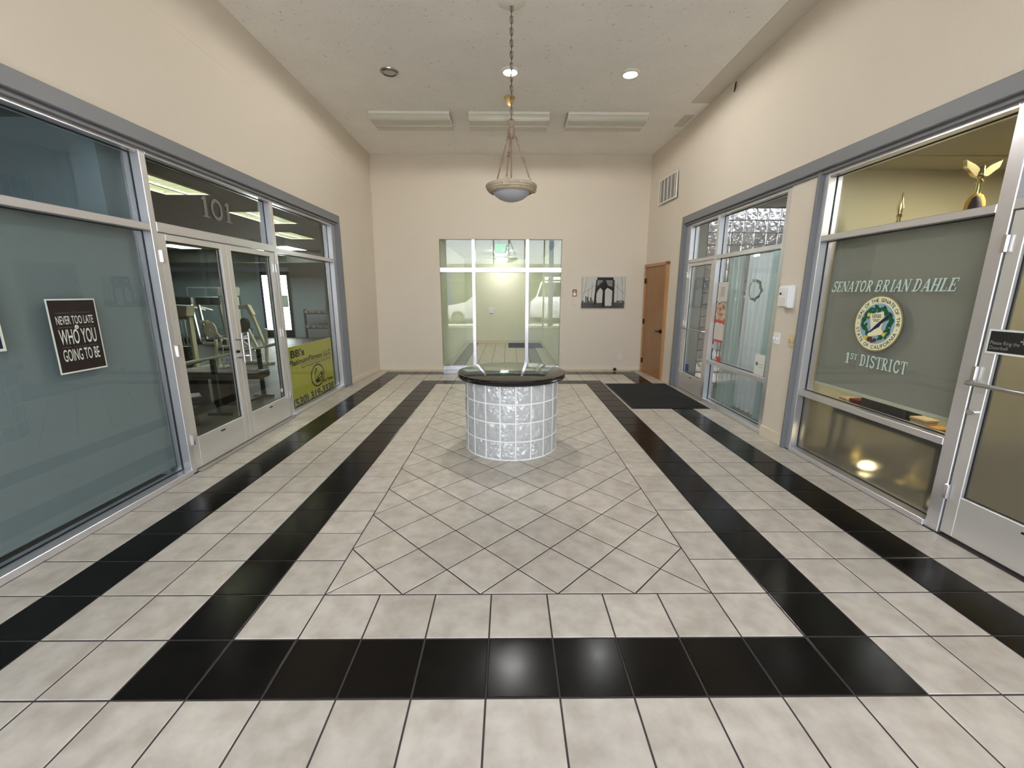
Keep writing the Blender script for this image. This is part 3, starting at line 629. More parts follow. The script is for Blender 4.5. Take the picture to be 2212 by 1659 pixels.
# low wall under / behind side storefronts is open glass; close the outer ends
# lettering and seal on the office glass (the glass sits 0.24 ft behind the frame face)
FG = deeper(10.05, 10.28, -1)
SER = {
 'S': [([(0.74, .86), (.6, .96), (.4, .97), (.22, .88), (.2, .72), (.34, .58), (.6, .47), (.74, .32), (.68, .12), (.48, .03), (.28, .05), (.12, .16)], .15), ([(.77, .98), (.77, .7)], .07), ([(.1, .02), (.1, .3)], .07)],
 'E': [([(.24, 0), (.24, 1)], .2), ([(.05, .96), (.78, .96)], .08), ([(.05, .04), (.82, .04)], .08), ([(.24, .5), (.58, .5)], .08), ([(.76, 1), (.76, .72)], .07), ([(.8, 0), (.8, .3)], .07), ([(.58, .64), (.58, .36)], .06)],
 'N': [([(.16, 0), (.16, 1)], .09), ([(.18, .97), (.76, .03)], .2), ([(.78, 0), (.78, 1)], .09), ([(.02, .97), (.3, .97)], .07), ([(.02, .03), (.32, .03)], .07), ([(.62, .97), (.95, .97)], .07)],
 'A': [([(.12, .03), (.44, .98)], .09), ([(.46, .98), (.78, .03)], .2), ([(.25, .33), (.66, .33)], .08), ([(0, .03), (.28, .03)], .07), ([(.6, .03), (.95, .03)], .07)],
 'T': [([(.43, 0), (.43, 1)], .2), ([(.05, .96), (.82, .96)], .08), ([(.07, 1), (.07, .72)], .07), ([(.8, 1), (.8, .72)], .07), ([(.25, .03), (.62, .03)], .07)],
 'O': [([(.45 + .33 * math.cos(2 * math.pi * k / 20), .5 + .45 * math.sin(2 * math.pi * k / 20)) for k in range(21)], .16)],
 'R': [([(.24, 0), (.24, 1)], .2), ([(.05, .96), (.5, .96), (.68, .86), (.7, .7), (.62, .55), (.48, .5), (.24, .5)], .1), ([(.66, .86), (.68, .62)], .14), ([(.46, .48), (.74, .05)], .19), ([(.05, .03), (.42, .03)], .07), ([(.68, .04), (.92, .04)], .07)],
 'B': [([(.24, 0), (.24, 1)], .2), ([(.05, .96), (.5, .96), (.66, .86), (.66, .66), (.5, .53), (.24, .52)], .1), ([(.65, .86), (.65, .66)], .15), ([(.5, .52), (.68, .42), (.73, .26), (.66, .1), (.48, .04), (.05, .04)], .1), ([(.7, .4), (.71, .14)], .16)],
 'I': [([(.28, 0), (.28, 1)], .2), ([(.08, .97), (.48, .97)], .07), ([(.08, .03), (.48, .03)], .07)],
 'D': [([(.24, 0), (.24, 1)], .2), ([(.05, .96), (.46, .96), (.66, .86), (.77, .66), (.77, .34), (.66, .14), (.46, .04), (.05, .04)], .1), ([(.76, .7), (.76, .3)], .17)],
 'H': [([(.22, 0), (.22, 1)], .2), ([(.74, 0), (.74, 1)], .2), ([(.22, .5), (.74, .5)], .08), ([(.04, .97), (.4, .97)], .07), ([(.04, .03), (.4, .03)], .07), ([(.56, .97), (.92, .97)], .07), ([(.56, .03), (.92, .03)], .07)],
 'L': [([(.24, 0), (.24, 1)], .2), ([(.05, .97), (.43, .97)], .07), ([(.05, .04), (.78, .04)], .08), ([(.75, 0), (.75, .32)], .07)],
 'C': [([(.78, .74), (.68, .9), (.5, .97), (.3, .88), (.17, .68), (.16, .34), (.3, .1), (.5, .03), (.7, .1), (.8, .26)], .15), ([(.79, .98), (.79, .68)], .07)],
 '1': [([(.3, 0), (.3, 1)], .2), ([(.1, .82), (.3, .97)], .1), ([(.08, .03), (.54, .03)], .07)],
}
SERW = {'I': .56, '1': .6, ' ': .38, 'T': .88, 'E': .88, 'S': .88, 'L': .84}
def serif(b, st, fr, x0, y, size, d, width, shear=0.0):
    adv = [SERW.get(c, .97) for c in st]; k = width / sum(adv); x = 0
    o, r, u = (Vector(q) for q in fr); nn = r.cross(u)
    lay_ = 0
    for c, a in zip(st, adv):
        for pts, wd in SER.get(c, []):
            for p, q in zip(pts[:-1], pts[1:]):
                e = Vector((q[0] - p[0], q[1] - p[1])); e = e.normalized() if e.length else Vector((1, 0)); nrm = Vector((-e.y, e.x)) * wd / 2; ex = e * (wd * 0.25 if len(pts) > 2 else 0)
                cr = [Vector(p) - nrm - ex, Vector(q) - nrm + ex, Vector(q) + nrm + ex, Vector(p) + nrm - ex]
                lay_ = (lay_ + 1) % 23
                b.add([o + r * (x0 + (x + v.x) * k + shear * v.y * size) + u * (y + v.y * size) + nn * (d + .0007 * lay_) for v in cr], [(0, 1, 2, 3)])
        x += a
    return b
obj('suite_number', serif(B(), '1O1', deeper(-9.1, -9.33, 1), 8.2, 7.6, .62, 0.0, 1.5), M_GREYLET, dh, normals=False)
b = serif(B(), 'SENATOR BRIAN DAHLE', FG, -7.3, 5.36, 0.29, 0.0, 3.62, 0.22)
obj('name_lettering', b, M_LETTER, w4, normals=False)
b = serif(B(), '1', FG, -6.36, 3.36, 0.30, 0.0, 0.17); serif(b, 'ST', FG, -6.2, 3.49, 0.16, 0.0, 0.28); serif(b, 'DISTRICT', FG, -5.84, 3.36, 0.31, 0.0, 1.42)
obj('district_lettering', b, M_LETTER, w4, normals=False)
sx, sz = -5.5, 4.53
se = obj('seal', B().disc(sx, sz, 0.735, FG, 0, 0.006, 64), M_SEALRIM, w4)
obj('seal_ring', B().disc(sx, sz, 0.70, FG, 0.006, 0.010, 64), M_SEALCR, se)
obj('seal_field', B().disc(sx, sz, 0.53, FG, 0.010, 0.014, 64), M_SEALBL, se)
b, b2 = B(), B()
for k in range(64):
    a = 2 * math.pi * k / 64 + random.uniform(-.04, .04)
    if abs((a - math.pi * 1.5)) < 0.3: continue
    rr = random.choice((0.34, 0.40, 0.45)); cx_, cy_ = sx + rr * math.cos(a), sz + rr * math.sin(a)
    t = a + math.pi / 2 + random.uniform(-.7, .7); lw_, ll = 0.042, 0.085
    pts = [(cx_ + math.cos(t) * ll * q[0] - math.sin(t) * lw_ * q[1], cy_ + math.sin(t) * ll * q[0] + math.cos(t) * lw_ * q[1]) for q in ((-1, 0), (-.4, -.9), (.4, -.8), (1, 0), (.4, .8), (-.4, .9))]
    (b if k % 3 else b2).prism(pts, FG, 0.014, 0.018 + 0.001 * (k % 3))
obj('seal_wreath', b, M_SEALGR, se); obj('seal_wreath', b2, M_SEALGR2, se)
P = lambda *q: [(sx + a, sz + c) for a, c in q]
obj('seal_scroll', B().prism(P((-.24, .24), (.16, .32), (.2, .1), (.16, -.1), (.26, -.26), (-.2, -.36), (-.22, -.3), (-.14, -.16), (-.2, .05)), FG, 0.019, 0.024), M_SEALCR, se)
obj('seal_quill', B().prism(P((-.3, -.28), (-.16, -.2), (0, -.02), (.2, .16), (.4, .29), (.26, .1), (.14, 0), (.1, -.08), (-.04, -.16), (-.14, -.24)), FG, 0.025, 0.028), M_SEALNV, se)
b = B()
for q in ((-.28, .22), (-.26, -.38), (.27, -.26)): b.disc(sx + q[0], sz + q[1], 0.055, FG, 0.022, 0.027, 16)
obj('seal_rosette', b, M_SEALYE, se)
b = B()
for q in ((-.16, -.43), (-.06, -.46), (.03, -.43), (-.1, -.4)): b.disc(sx + q[0], sz + q[1], 0.055, FG, 0.02, 0.0235 + .01 * q[0], 12)
obj('seal_acorns', b, M_SEALBR, se)
b = B().text('LEGIS', FG, sx - 0.03, sz + 0.16, 0.12, 0.0255, bold=0.02, width=0.27)
b.rect(sx - .14, sx + .08, sz + .105, sz + .118, FG, 0.0245, 0.026).rect(sx - .11, sx + .06, sz + .06, sz + .078, FG, 0.0245, 0.026)
def ring_text(b, st, a0, a1, rad, size, inward):
    ws = []
    for c in st:
        if c == ' ': ws.append(0.45)
        else:
            q = text_geo(c, 0.012, 0); ws.append(q[3] - q[2] + 0.12)
    tot = sum(ws); x = 0
    for c, w_ in zip(st, ws):
        a = a0 + (a1 - a0) * (x + w_ / 2) / tot; x += w_
        if c == ' ': continue
        rot = a + math.pi / 2 if inward else a - math.pi / 2
        rr = rad + (0.04 if inward else -0.04) * 0 + (size * 0.36 if inward else -size * 0.36)
        b.text(c, FG, sx + rr * math.cos(a), sz + rr * math.sin(a), size, 0.0115, bold=0.012, rot=rot)
ring_text(b, 'SEAL OF THE SENATE OF THE', R(172), R(-4), 0.615, 0.135, False)
ring_text(b, 'STATE OF CALIFORNIA', R(192), R(342), 0.615, 0.135, True)
for a in (182, -11): b.disc(sx + .615 * math.cos(R(a)), sz + .615 * math.sin(R(a)), 0.013, FG, 0.01, 0.012, 10)
obj('seal_lettering', b, M_INK, se, normals=False)
# stickers and papers on the salon glass
obj('oval_sticker', B().prism([(-14.1 + .2 * math.cos(2 * math.pi * k / 24), 2.5 + .18 * math.sin(2 * math.pi * k / 24)) for k in range(24)], FG, 0, 0.004), M_PAPER, w6)
obj('red_sticker', B().rect(-13.85, -13.45, 2.22, 2.42, FG, 0, 0.004), M_RED, w6)
obj('small_sticker', B().rect(-14.5, -14.1, 2.75, 2.95, FG, 0, 0.004), M_PALE, w6)

# --- rear glazed screen
w8 = thing('window_8', 'bright aluminium glazed screen closing the back corridor', 'window', (0, 0, 0), kind='structure')
ya, yb_ = YB + 0.02, YB + 0.36
M_ALUB = mat('bright_aluminium', (214, 213, 222), 0.22, 0.75)
def bm_(name, x0, x1, z0, z1, m=M_ALUB): return obj(name, B().box(x0, x1, ya, yb_, z0, z1), m, w8, bev=0.012)
bm_('mullion', -2.13, -1.9, 0, OZ); bm_('mullion', 1.46, 1.7, 0, OZ)
for x0, x1 in ((OX0, -2.13), (-1.9, 1.46), (1.7, OX1)):
    bm_('transom_bar', x0, x1, 6.66, 6.97)
    o = obj('glass_pane', B().box(x0, x1, ya + 0.15, ya + 0.17, 6.97, OZ), M_GLASSG, w8)
for x0, x1 in ((OX0, -2.13), (1.7, OX1)):
    bm_('bottom_rail', x0, x1, 0, 0.3); obj('glass_pane', B().box(x0, x1, ya + 0.15, ya + 0.17, 0.3, 6.66), M_GLASSG, w8)
obj('threshold', B().box(-1.9, 1.46, ya, yb_, 0, .05), M_ALUB, w8, bev=.015)

# --- corridor behind the screen
YC = 40.0
fc = thing('floor_corridor', 'pale tile corridor floor with dark side bands', 'floor', kind='structure')
obj('grout_bed', B().box(-4.6, 4.3, YB + 0.5, YC + 0.3, -0.3, -0.008), M_GROUT, fc)
b, b2 = B(), B()
cxs = [OX0 + .02, -3.87, -2.93, -2, -1, 0, 1, 2.02, 2.97, OX1 - .02]
for a, c in zip(cxs[:-1], cxs[1:]):
    y = YB + 0.5
    while y < YC - 0.05:
        e = min(y + 1, YC); tile_geo(b2 if (-3.87 <= a < -2.95 or 2.0 <= a < 2.9) else b, [(a, y), (c, y), (c, e), (a, e)]); y += 1
obj('tile_field', b, M_TILE, fc, kind='stuff'); obj('band_tile_field', b2, mat('dark_band_tile', (92, 96, 100), 0.25), fc, kind='stuff')
wc = thing('wall_corridor', 'pale yellow-green corridor walls', 'wall', kind='structure')
obj('wall_face', B().box(-4.9, OX0, YB + 0.5, YC + 0.4, 0, 8.9), M_CORRW, wc); obj('wall_face', B().box(OX1, 4.5, YB + 0.5, YC + 0.4, 0, 8.9), M_CORRW, wc)
obj('wall_face', B().box(OX0, OX1, YC, YC + 0.4, 0, 8.9), M_CORRW, wc)
obj('skirting', B().box(OX0, OX1, YC - 0.05, YC, 0, 0.32).box(OX0, OX0 + .05, YB + .5, YC, 0, .32).box(OX1 - .05, OX1, YB + .5, YC, 0, .32), M_BASE, wc, bev=0.015)
tag(obj('ceiling_corridor', B().box(-4.9, 4.5, YB + 0.5, YC + 0.4, OZ, OZ + 0.3), M_CORRC), 'pale corridor ceiling beyond the rear glazed screen', 'ceiling', kind='structure')
for i, y in enumerate((31.2, 38.0)):
    t = thing('corridor_light', ('nearer', 'farther')[i] + ' lit box light on the corridor ceiling', 'ceiling light', (-0.3, y, OZ), group='corridor ceiling lights')
    obj('housing', B().box(-0.62, 0.62, -0.62, 0.62, -0.09, 0), M_LAMPWH, t, bev=0.02)
    obj('diffuser', B().lathe([(0, -0.42), (0.38, -0.42), (0.54, -0.36), (0.58, -0.25), (0.58, -0.09)], n=4).box(-.4, .4, -.4, .4, -.42, -.09), M_CORRLT, t, bev=0.04)
t = thing('exit_sign', 'white exit sign with glowing green letters behind the rear glass', 'sign', (-0.22, YB + 1.0, OZ))
obj('housing', B().box(-0.42, 0.42, -0.07, 0.07, -0.82, -0.1), M_EXITW, t, bev=0.03); obj('ceiling_mount', B().box(-0.2, 0.2, -0.06, 0.06, -0.1, 0), M_EXITW, t)
obj('letters', B().text('EXIT', ((0, -0.075, 0), (1, 0, 0), (0, 0, 1)), 0, -0.68, 0.62, 0.0, bold=0.05, width=0.7), M_EXITG, t, normals=False)
for sgn in (-1, 1):
    obj('lamp_head', B().lathe([(0, -.13), (.09, -.13), (.12, -.08), (.1, .06), (0, .09)], n=16).cyl((0, 0, 0), (-sgn * .14, 0, 0), .03), M_WHITE, t, smooth=40).location = (sgn * 0.56 * S, -0.05 * S, -0.4 * S)
t = thing('wall_box', 'small white control box on the corridor end wall', 'box', (-1.5, YC, 3.05))
obj('cover', B().box(-0.27, 0.27, -0.25, 0, 0, 0.72), M_WHITE, t, bev=0.03); obj('slot', B().box(-0.15, 0.15, -0.262, -0.25, 0.1, 0.16), M_BLK, t)
tag(obj('floor_mat', B().box(0.31, 3.75, 36.0, 39.8, 0, 0.04), mat('blue_grey_mat', (72, 78, 104), 0.9), bev=0.015), 'blue-grey doormat on the corridor floor behind the rear screen', 'mat')

# ------------------------------------------------------------------ gym room behind the left storefront
gx0, gx1, gy0, gy1, gz = -40.0, -9.55, 6.4, 46.0, 9.6
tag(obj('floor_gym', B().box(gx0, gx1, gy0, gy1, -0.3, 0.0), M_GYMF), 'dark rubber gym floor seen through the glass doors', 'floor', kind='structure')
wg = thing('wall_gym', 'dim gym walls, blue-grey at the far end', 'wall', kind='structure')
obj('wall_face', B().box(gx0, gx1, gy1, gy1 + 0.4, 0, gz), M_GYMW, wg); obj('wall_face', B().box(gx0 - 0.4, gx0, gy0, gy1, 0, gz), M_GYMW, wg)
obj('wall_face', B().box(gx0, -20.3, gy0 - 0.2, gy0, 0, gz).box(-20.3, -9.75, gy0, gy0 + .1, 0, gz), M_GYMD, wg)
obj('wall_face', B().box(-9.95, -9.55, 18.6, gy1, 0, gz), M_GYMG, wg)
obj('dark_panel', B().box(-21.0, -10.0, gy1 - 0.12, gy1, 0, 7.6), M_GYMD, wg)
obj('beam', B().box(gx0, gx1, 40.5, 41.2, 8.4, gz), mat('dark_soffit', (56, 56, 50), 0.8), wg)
tro = [(-13.9, 12.6, 'nearest lit troffer on the gym ceiling, seen left of the suite number', M_TUBE), (-13.9, 20.6, 'lit troffer on the gym ceiling, seen right of the suite number', M_TUBE), (-16.3, 28.4, 'small lit troffer deep in the gym, seen through the far transom', M_TUBE),
       (-31.1, 36.5, 'cool lit troffer at the top of the left door glass', M_TUBEB), (-21.3, 37.8, 'cool lit troffer deepest in the gym above the far door', M_TUBEB)]
holes = [(x - 1, x + 1, y - 2, y + 2) for x, y, lb, m in tro[:3]]
gxs = sorted({gx0, gx1} | {h[k] for h in holes for k in (0, 1)}); gys = sorted({gy0, gy1} | {h[k] for h in holes for k in (2, 3)}); b = B()
for a, c in zip(gxs[:-1], gxs[1:]):
    for d, e in zip(gys[:-1], gys[1:]):
        if not any(h[0] < (a + c) / 2 < h[1] and h[2] < (d + e) / 2 < h[3] for h in holes): b.box(a, c, d, e, gz, gz + .5)
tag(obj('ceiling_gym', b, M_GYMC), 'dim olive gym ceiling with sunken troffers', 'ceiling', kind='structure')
for x, y, lb, m in tro:
    deep = .42 if m is M_TUBE else 0
    t = thing('gym_troffer', lb, 'ceiling light', (x, y, gz), group='lit troffers on the gym ceiling')
    obj('frame', B().box(-1.0, 1.0, -2.0, -1.93, -.06, 0).box(-1, 1, 1.93, 2, -.06, 0).box(-1, -.93, -1.93, 1.93, -.06, 0).box(.93, 1, -1.93, 1.93, -.06, 0).box(-.06, .06, -1.93, 1.93, -.07, 0), M_LAMPWH, t)
    obj('diffuser', B().box(-.93, -.1, -1.93, 1.93, -.04 + deep, -.01 + deep), m, t); obj('diffuser', B().box(.1, .93, -1.93, 1.93, -.04 + deep, -.01 + deep), m, t)
    if deep: obj('housing', B().box(-1, 1, -2, 2, .44, .48).box(-1, -.96, -2, 2, 0, .44).box(.96, 1, -2, 2, 0, .44).box(-.96, .96, -2, -1.96, 0, .44).box(-.96, .96, 1.96, 2, 0, .44), M_LAMPWH, t)
    for k in range(11): obj('louvre', B().box(-.93, .93, -.012, .012, -.04, .02 + deep * .75), M_LOUV, t, loc=(0, -1.75 + .35 * k, 0))
# glazed street door and mirror in the far wall
t = thing('door_5', 'bright glazed street door at the far end of the gym', 'door', (-27.3, gy1 - 0.1, 0), kind='structure')
b = B().box(-1.7, -1.45, -.1, .1, 0, 7.7).box(1.45, 1.75, -.1, .1, 0, 7.7).box(-1.45, 1.45, -.1, .1, 7.3, 7.7).box(-1.45, 1.45, -.1, .1, 0, .9)
obj('frame', b, M_BLK, t)
M_DAY = mat('daylight_glow_glass', (255, 255, 255), 0.3, emit=(0.93, 0.96, 1.0), es=2.2)  # pane emits light itself in place of daylight from outside
obj('glass_pane', B().box(-1.45, 1.45, -.03, .0, 0.9, 7.3), M_DAY, t); obj('notice', B().box(.6, 1.4, -.06, -.05, 3.6, 5.0), M_PAPER, t)
t = thing('mirror', 'wide mirror with white edge trim on the far gym wall', 'mirror', (-37.8, gy1 - 0.03, 0))
obj('mirror_glass', B().box(0.1, 6.2, -0.06, 0, 1.0, 5.8), M_MIRROR, t); obj('edge_trim', B().box(0, 0.12, -0.1, 0, 1.0, 5.95).box(0, 6.2, -0.1, 0, 5.8, 5.95), M_WHITE, t)
# weight tower
def weight_tower(name, label, loc, rz, h=6.1, hood=True):
    t = thing(name, label, 'exercise machine', loc, rz)
    b = B()
    for x in (-0.8, 0.8): b.bar((x, 0, 0), (x, 0, h - .3), .22, .3)
    b.bar((-.8, -.9, .12), (-.8, .9, .12), .24).bar((.8, -.9, .12), (.8, .9, .12), .24).bar((-.8, 0, .15), (.8, 0, .15), .22).bar((-.8, 0, h - .3), (.8, 0, h - .3), .28)
    obj('frame', b, M_CREAM, t, bev=0.02)
    if hood: obj('hood', B().prism([(-1.0, h - .2), (.95, h - .2), (1.1, h + .5), (-.85, h + .55)], ((0, -.3, 0), (1, 0, 0), (0, 0, 1)), -.55, 0.05), M_CREAM, t, bev=0.03)
    obj('guide_rods', B().cyl((-.3, 0, .2), (-.3, 0, h - .4), .04).cyl((.3, 0, .2), (.3, 0, h - .4), .04).cyl((0, 0, 1.7), (0, 0, h - .4), .02), M_CHROME, t, smooth=40)
    b = B()
    for k in range(9): b.box(-.5, .5, -.2, .2, .25 + .16 * k, .38 + .16 * k)
    obj('weight_stack', b, M_BLK, t, bev=0.01)
    return t
weight_tower('weight_machine', 'cream weight tower with a slanted hood just inside the gym doors', (-22.05, 23.6, 0), R(-12), 3.95)
weight_tower('weight_machine', 'smaller cream weight frame deeper in the gym, behind the disc machine', (-26.5, 36.0, 0), R(-12), 5.2)
weight_tower('weight_machine', 'pale weight frame at the left edge of the left door glass', (-25.2, 25.5, 0), R(-20), 4.9)
# arm curl machine with a round cam disc
t = thing('curl_machine', 'cream arm-curl machine with a round cam disc', 'exercise machine', (-20.85, 24.7, 0), R(-15)); t.scale = (.66, .66, .68)
b = B().bar((-.9, 0, .12), (1.3, 0, .12), .24).bar((1.0, -.7, .12), (1.0, .7, .12), .24).bar((.45, 0, 0), (.45, 0, 3.0), .3).bar((-1.3, 0, 2.55), (.5, 0, 2.55), .26).bar((.5, 0, 1.6), (1.25, 0, 3.0), .22).bar((-1.1, 0, 1.4), (.4, 0, 1.4), .1)
obj('frame', b, M_CREAM, t, bev=0.02)
obj('cam_disc', B().cyl((.25, -.35, 4.0), (.25, -.2, 4.0), .85, n=40).cyl((.25, -.42, 4.0), (.25, -.3, 4.0), .12), M_CREAM, t, smooth=40)
obj('grip_arm', B().tube([(.9, -.3, 3.9), (1.5, -.3, 3.3), (2.0, -.3, 3.1), (2.4, -.3, 3.15)], .08).tube([(-.9, -.3, 4.75), (0, -.3, 4.85), (.2, -.3, 4.6)], .2, 10), M_CREAM, t, smooth=50)
obj('seat_pad', B().box(1.2, 2.2, -.5, .5, 1.9, 2.2), M_PAD, t, bev=.08, seg=2)
# leg press A-frame
t = thing('press_machine', 'cream A-frame press machine seen through the right door glass', 'exercise machine', (-19.0, 26.4, 0), R(-15)); t.scale = (.66, .7, .84)
b = B().bar((-1.9, 0, 5.0), (.1, 0, 5.1), .36).bar((0, 0, 5.1), (.5, 0, 4.3), .4).bar((.35, 0, 4.5), (1.75, 0, 1.4), .26).bar((2.0, 0, 3.2), (1.6, 0, .1), .26).bar((1.2, -.6, .1), (2.1, .6, .1), .22).bar((-.7, 0, 3.5), (.9, 0, .9), .24).bar((-2, 0, 2.3), (0.5, 0, .9), .22).bar((-2, 0, .12), (2, 0, .12), .24).bar((-1.9, 0, 0), (-1.9, 0, 5.1), .28)
obj('frame', b, M_CREAM, t, bev=0.02)
obj('back_pad', B().prism([(-1.1, 2.8), (-.3, 3.0), (-.5, 3.3), (-1.2, 3.1)], ((0, -.5, 0), (1, 0, 0), (0, 0, 1)), -1.0, 0), M_PAD, t, bev=.06)
obj('weight_plates', B().cyl((-.3, -.6, 3.6), (-.3, -.3, 3.6), .55, n=24), M_BLK, t, smooth=40)
# barbell bench near the glass
t = thing('flat_bench', 'dark brown padded bench just behind the right door glass', 'bench', (-14.0, 14.4, 0), 0)
obj('pad', B().box(-2.0, 2.6, -.5, .5, 1.3, 1.65), M_BRPAD, t, bev=.12, seg=3, smooth=40)
obj('pedestal', B().box(-1.7, -.4, -.35, .35, 0, 1.3), M_PAD, t, bev=.03); obj('pedestal', B().box(.2, 1.2, -.35, .35, 0, 1.3), M_PAD, t, bev=.03)
t = thing('barbell', 'long bare steel barbell resting slantwise behind the glass doors', 'barbell', (-12.4, 14.1, 2.56), R(90))
obj('bar', B().cyl((-3.6, 0, 0), (3.6, 0, 0), .05), M_STEEL, t, smooth=40)
obj('sleeve', B().cyl((2.4, 0, 0), (3.6, 0, 0), .085), M_STEEL, t, smooth=40); obj('sleeve', B().cyl((-3.6, 0, 0), (-2.4, 0, 0), .085), M_STEEL, t, smooth=40)
t = thing('barbell_rack', 'dark low rack whose two forked posts carry the barbell', 'rack', (-12.4, 14.1, 0), R(90))
b = B()
for x in (-1.7, 1.7): b.bar((x, 0, 0), (x, 0, 2.5), .16).bar((x, -.5, .06), (x, .5, .06), .16)
obj('frame', b.bar((-1.7, 0, .1), (1.7, 0, .1), .1), M_BLK, t)
t = thing('step_bench', 'low black bench on the gym floor at the foot of the left door', 'bench', (-13.4, 10.6, 0), R(40))
obj('pad', B().box(-1.3, 1.3, -.45, .45, .95, 1.2), M_PAD, t, bev=.06, seg=2)
obj('legs', B().bar((-1, -.5, .08), (-1, .5, .08), .18).bar((1, -.5, .08), (1, .5, .08), .18).bar((-1, 0, 0), (-.3, 0, 1.0), .2).bar((1, 0, 0), (.3, 0, 1.0), .2), M_BLK, t)
# treadmills deep in the gym
def treadmill(loc, rz, label):
    t = thing('treadmill', label, 'treadmill', loc, rz, group='treadmills deep in the gym')
    obj('deck', B().box(-1.1, 1.1, -2.6, 2.2, .15, .65), M_BLK, t, bev=.06)
    obj('upright', B().bar((-1.05, 2.0, .3), (-1.05, 2.5, 4.2), .2).bar((1.05, 2.0, .3), (1.05, 2.5, 4.2), .2), M_STEEL, t)
    obj('console', B().box(-1.2, 1.2, 2.2, 2.7, 4.1, 4.9), M_BLK, t, bev=.08)
    for x in (-1.05, 1.05): obj('handrail', B().tube([(x, 2.4, 3.9), (x, .6, 3.5)], .09), M_CREAM, t, smooth=50)
treadmill((-29.6, 40.0, 0), R(180), 'dark treadmill nearer the bright street door, seen through the right door glass')
treadmill((-32.8, 40.5, 0), R(180), 'dark treadmill farthest from the bright street door, deep in the gym')
# dumb-bell rack against the dark panel
t = thing('dumbbell_rack', 'dark dumbbell rack along the far gym wall right of the street door', 'rack', (-20.5, 44.6, 0))
obj('frame', B().bar((-3, 0, 0), (-3, 0, 3.4), .2).bar((3, 0, 0), (3, 0, 3.4), .2).bar((-3, 0, 1.2), (3, 0, 1.2), .5, .12).bar((-3, 0, 2.9), (3, 0, 2.9), .5, .12), M_BLK, t)
b = B()
for k in range(8):
    for z in (1.45, 3.15):
        x = -2.6 + .72 * k; b.cyl((x, -.5, z), (x, -.2, z), .2, n=10).cyl((x, .2, z), (x, .5, z), .2, n=10).cyl((x, -.2, z), (x, .2, z), .05, n=6)
obj('dumbbells', b, M_STEEL, t, kind='stuff', smooth=40)

# the shaded room left of the gym
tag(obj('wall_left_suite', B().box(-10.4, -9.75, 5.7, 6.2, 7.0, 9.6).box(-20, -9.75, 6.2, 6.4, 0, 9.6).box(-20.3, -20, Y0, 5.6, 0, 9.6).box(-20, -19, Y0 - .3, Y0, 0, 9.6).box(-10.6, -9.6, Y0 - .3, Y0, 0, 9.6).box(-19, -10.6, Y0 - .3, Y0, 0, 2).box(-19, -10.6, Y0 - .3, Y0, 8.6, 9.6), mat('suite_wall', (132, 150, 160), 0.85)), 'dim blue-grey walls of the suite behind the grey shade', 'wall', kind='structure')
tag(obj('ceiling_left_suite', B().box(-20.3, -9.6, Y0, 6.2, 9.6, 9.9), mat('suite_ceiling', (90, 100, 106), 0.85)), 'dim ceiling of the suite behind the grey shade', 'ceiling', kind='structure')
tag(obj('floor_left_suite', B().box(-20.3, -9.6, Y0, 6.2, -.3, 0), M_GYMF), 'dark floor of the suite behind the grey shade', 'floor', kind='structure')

# ------------------------------------------------------------------ salon behind the right far storefront
tag(obj('floor_salon', B().box(10.5, 24, 9.0, 20.0, -.3, 0), M_SALF), 'grey salon floor behind the glass', 'floor', kind='structure')
tag(obj('ceiling_salon', B().box(10.5, 24, 9.0, 20.0, 10.6, 10.9), M_SALW), 'grey salon ceiling', 'ceiling', kind='structure')
ws = thing('wall_salon', 'grey salon walls', 'wall', kind='structure')
obj('wall_face', B().box(24, 24.3, 9, 20, 0, 10.6), M_SALW, ws); obj('wall_face', B().box(10.5, 24.3, 8.75, 9.0, 0, 10.6), M_SALW, ws)
obj('wall_face', B().box(10.5, 11.5, 19.2, 19.5, 0, 10.6), M_SALW, ws); obj('wall_face', B().box(18.3, 24.3, 19.2, 19.5, 0, 10.6), M_SALW, ws); obj('wall_face', B().box(11.5, 18.3, 19.2, 19.5, 9.95, 10.6), M_SALW, ws)
t = thing('glass_block_wall', 'glittering glass block wall inside the salon', 'glass block wall', (11.5, 19.3, 0))
bm1 = mesh('glass_block', B().grid(lambda u, v: (u * .62 - .31, -.14 - .02 * math.sin(9 * u + 5 * v), v * .62), 6, 6).box(-.31, .31, -.12, .14, 0, .62), M_GB2)
for i in range(10):
    for j in range(15):
        o = bpy.data.objects.new('glass_block', bm1); col.objects.link(o); o.parent = t; o.location = ((.36 + .665 * i) * S, 0, (.02 + .665 * j) * S)
b = B()
for i in range(11): b.box(.01 + .665 * i, .055 + .665 * i, -.1, .1, 0, 9.95)
for j in range(16): b.box(0, 6.8, -.1, .1, .665 * j - .025, .665 * j + .02)
obj('mortar', b, mat('grey_mortar', (150, 148, 146), .8), t)
tag(obj('ground_yard', B().box(11, 40, 19.6, 60, -0.4, 0.0), mat('yard_paving', (120, 116, 110), .9)), 'sunlit yard paving outside the glass blocks', 'ground', kind='structure')
tag(obj('wall_yard_added', B().box(12.5, 40, 32, 32.5, -.4, 11), mat('shaded_yard_stucco', (150, 142, 134), .9)), 'added shaded stucco wall across the yard, dimming the view through the glass blocks', 'wall', kind='structure')  # unseen wall added to darken what shows through the glass blocks
def curtain(name, label, m, x, y0, y1, z0, z1, folds, amp, slant=0.0):
    def f(u, v):
        y = y0 + (y1 - y0) * u + slant * (1 - v) * (1 - u)
        return (x + amp * math.sin(2 * math.pi * folds * u + 1.3 * math.sin(5 * u)) * (0.6 + .4 * (1 - v)), y, z0 + (z1 - z0) * v)
    t = thing(name, label, 'curtain')
    obj('cloth', B().grid(f, folds * 10, 8), m, t, smooth=60, normals=False)
    obj('hem', B().grid(lambda u, v: (f(u, 0)[0] - .015, f(u, 0)[1], z0 + .25 * v), folds * 10, 1), m, t, smooth=60, normals=False)
    return t
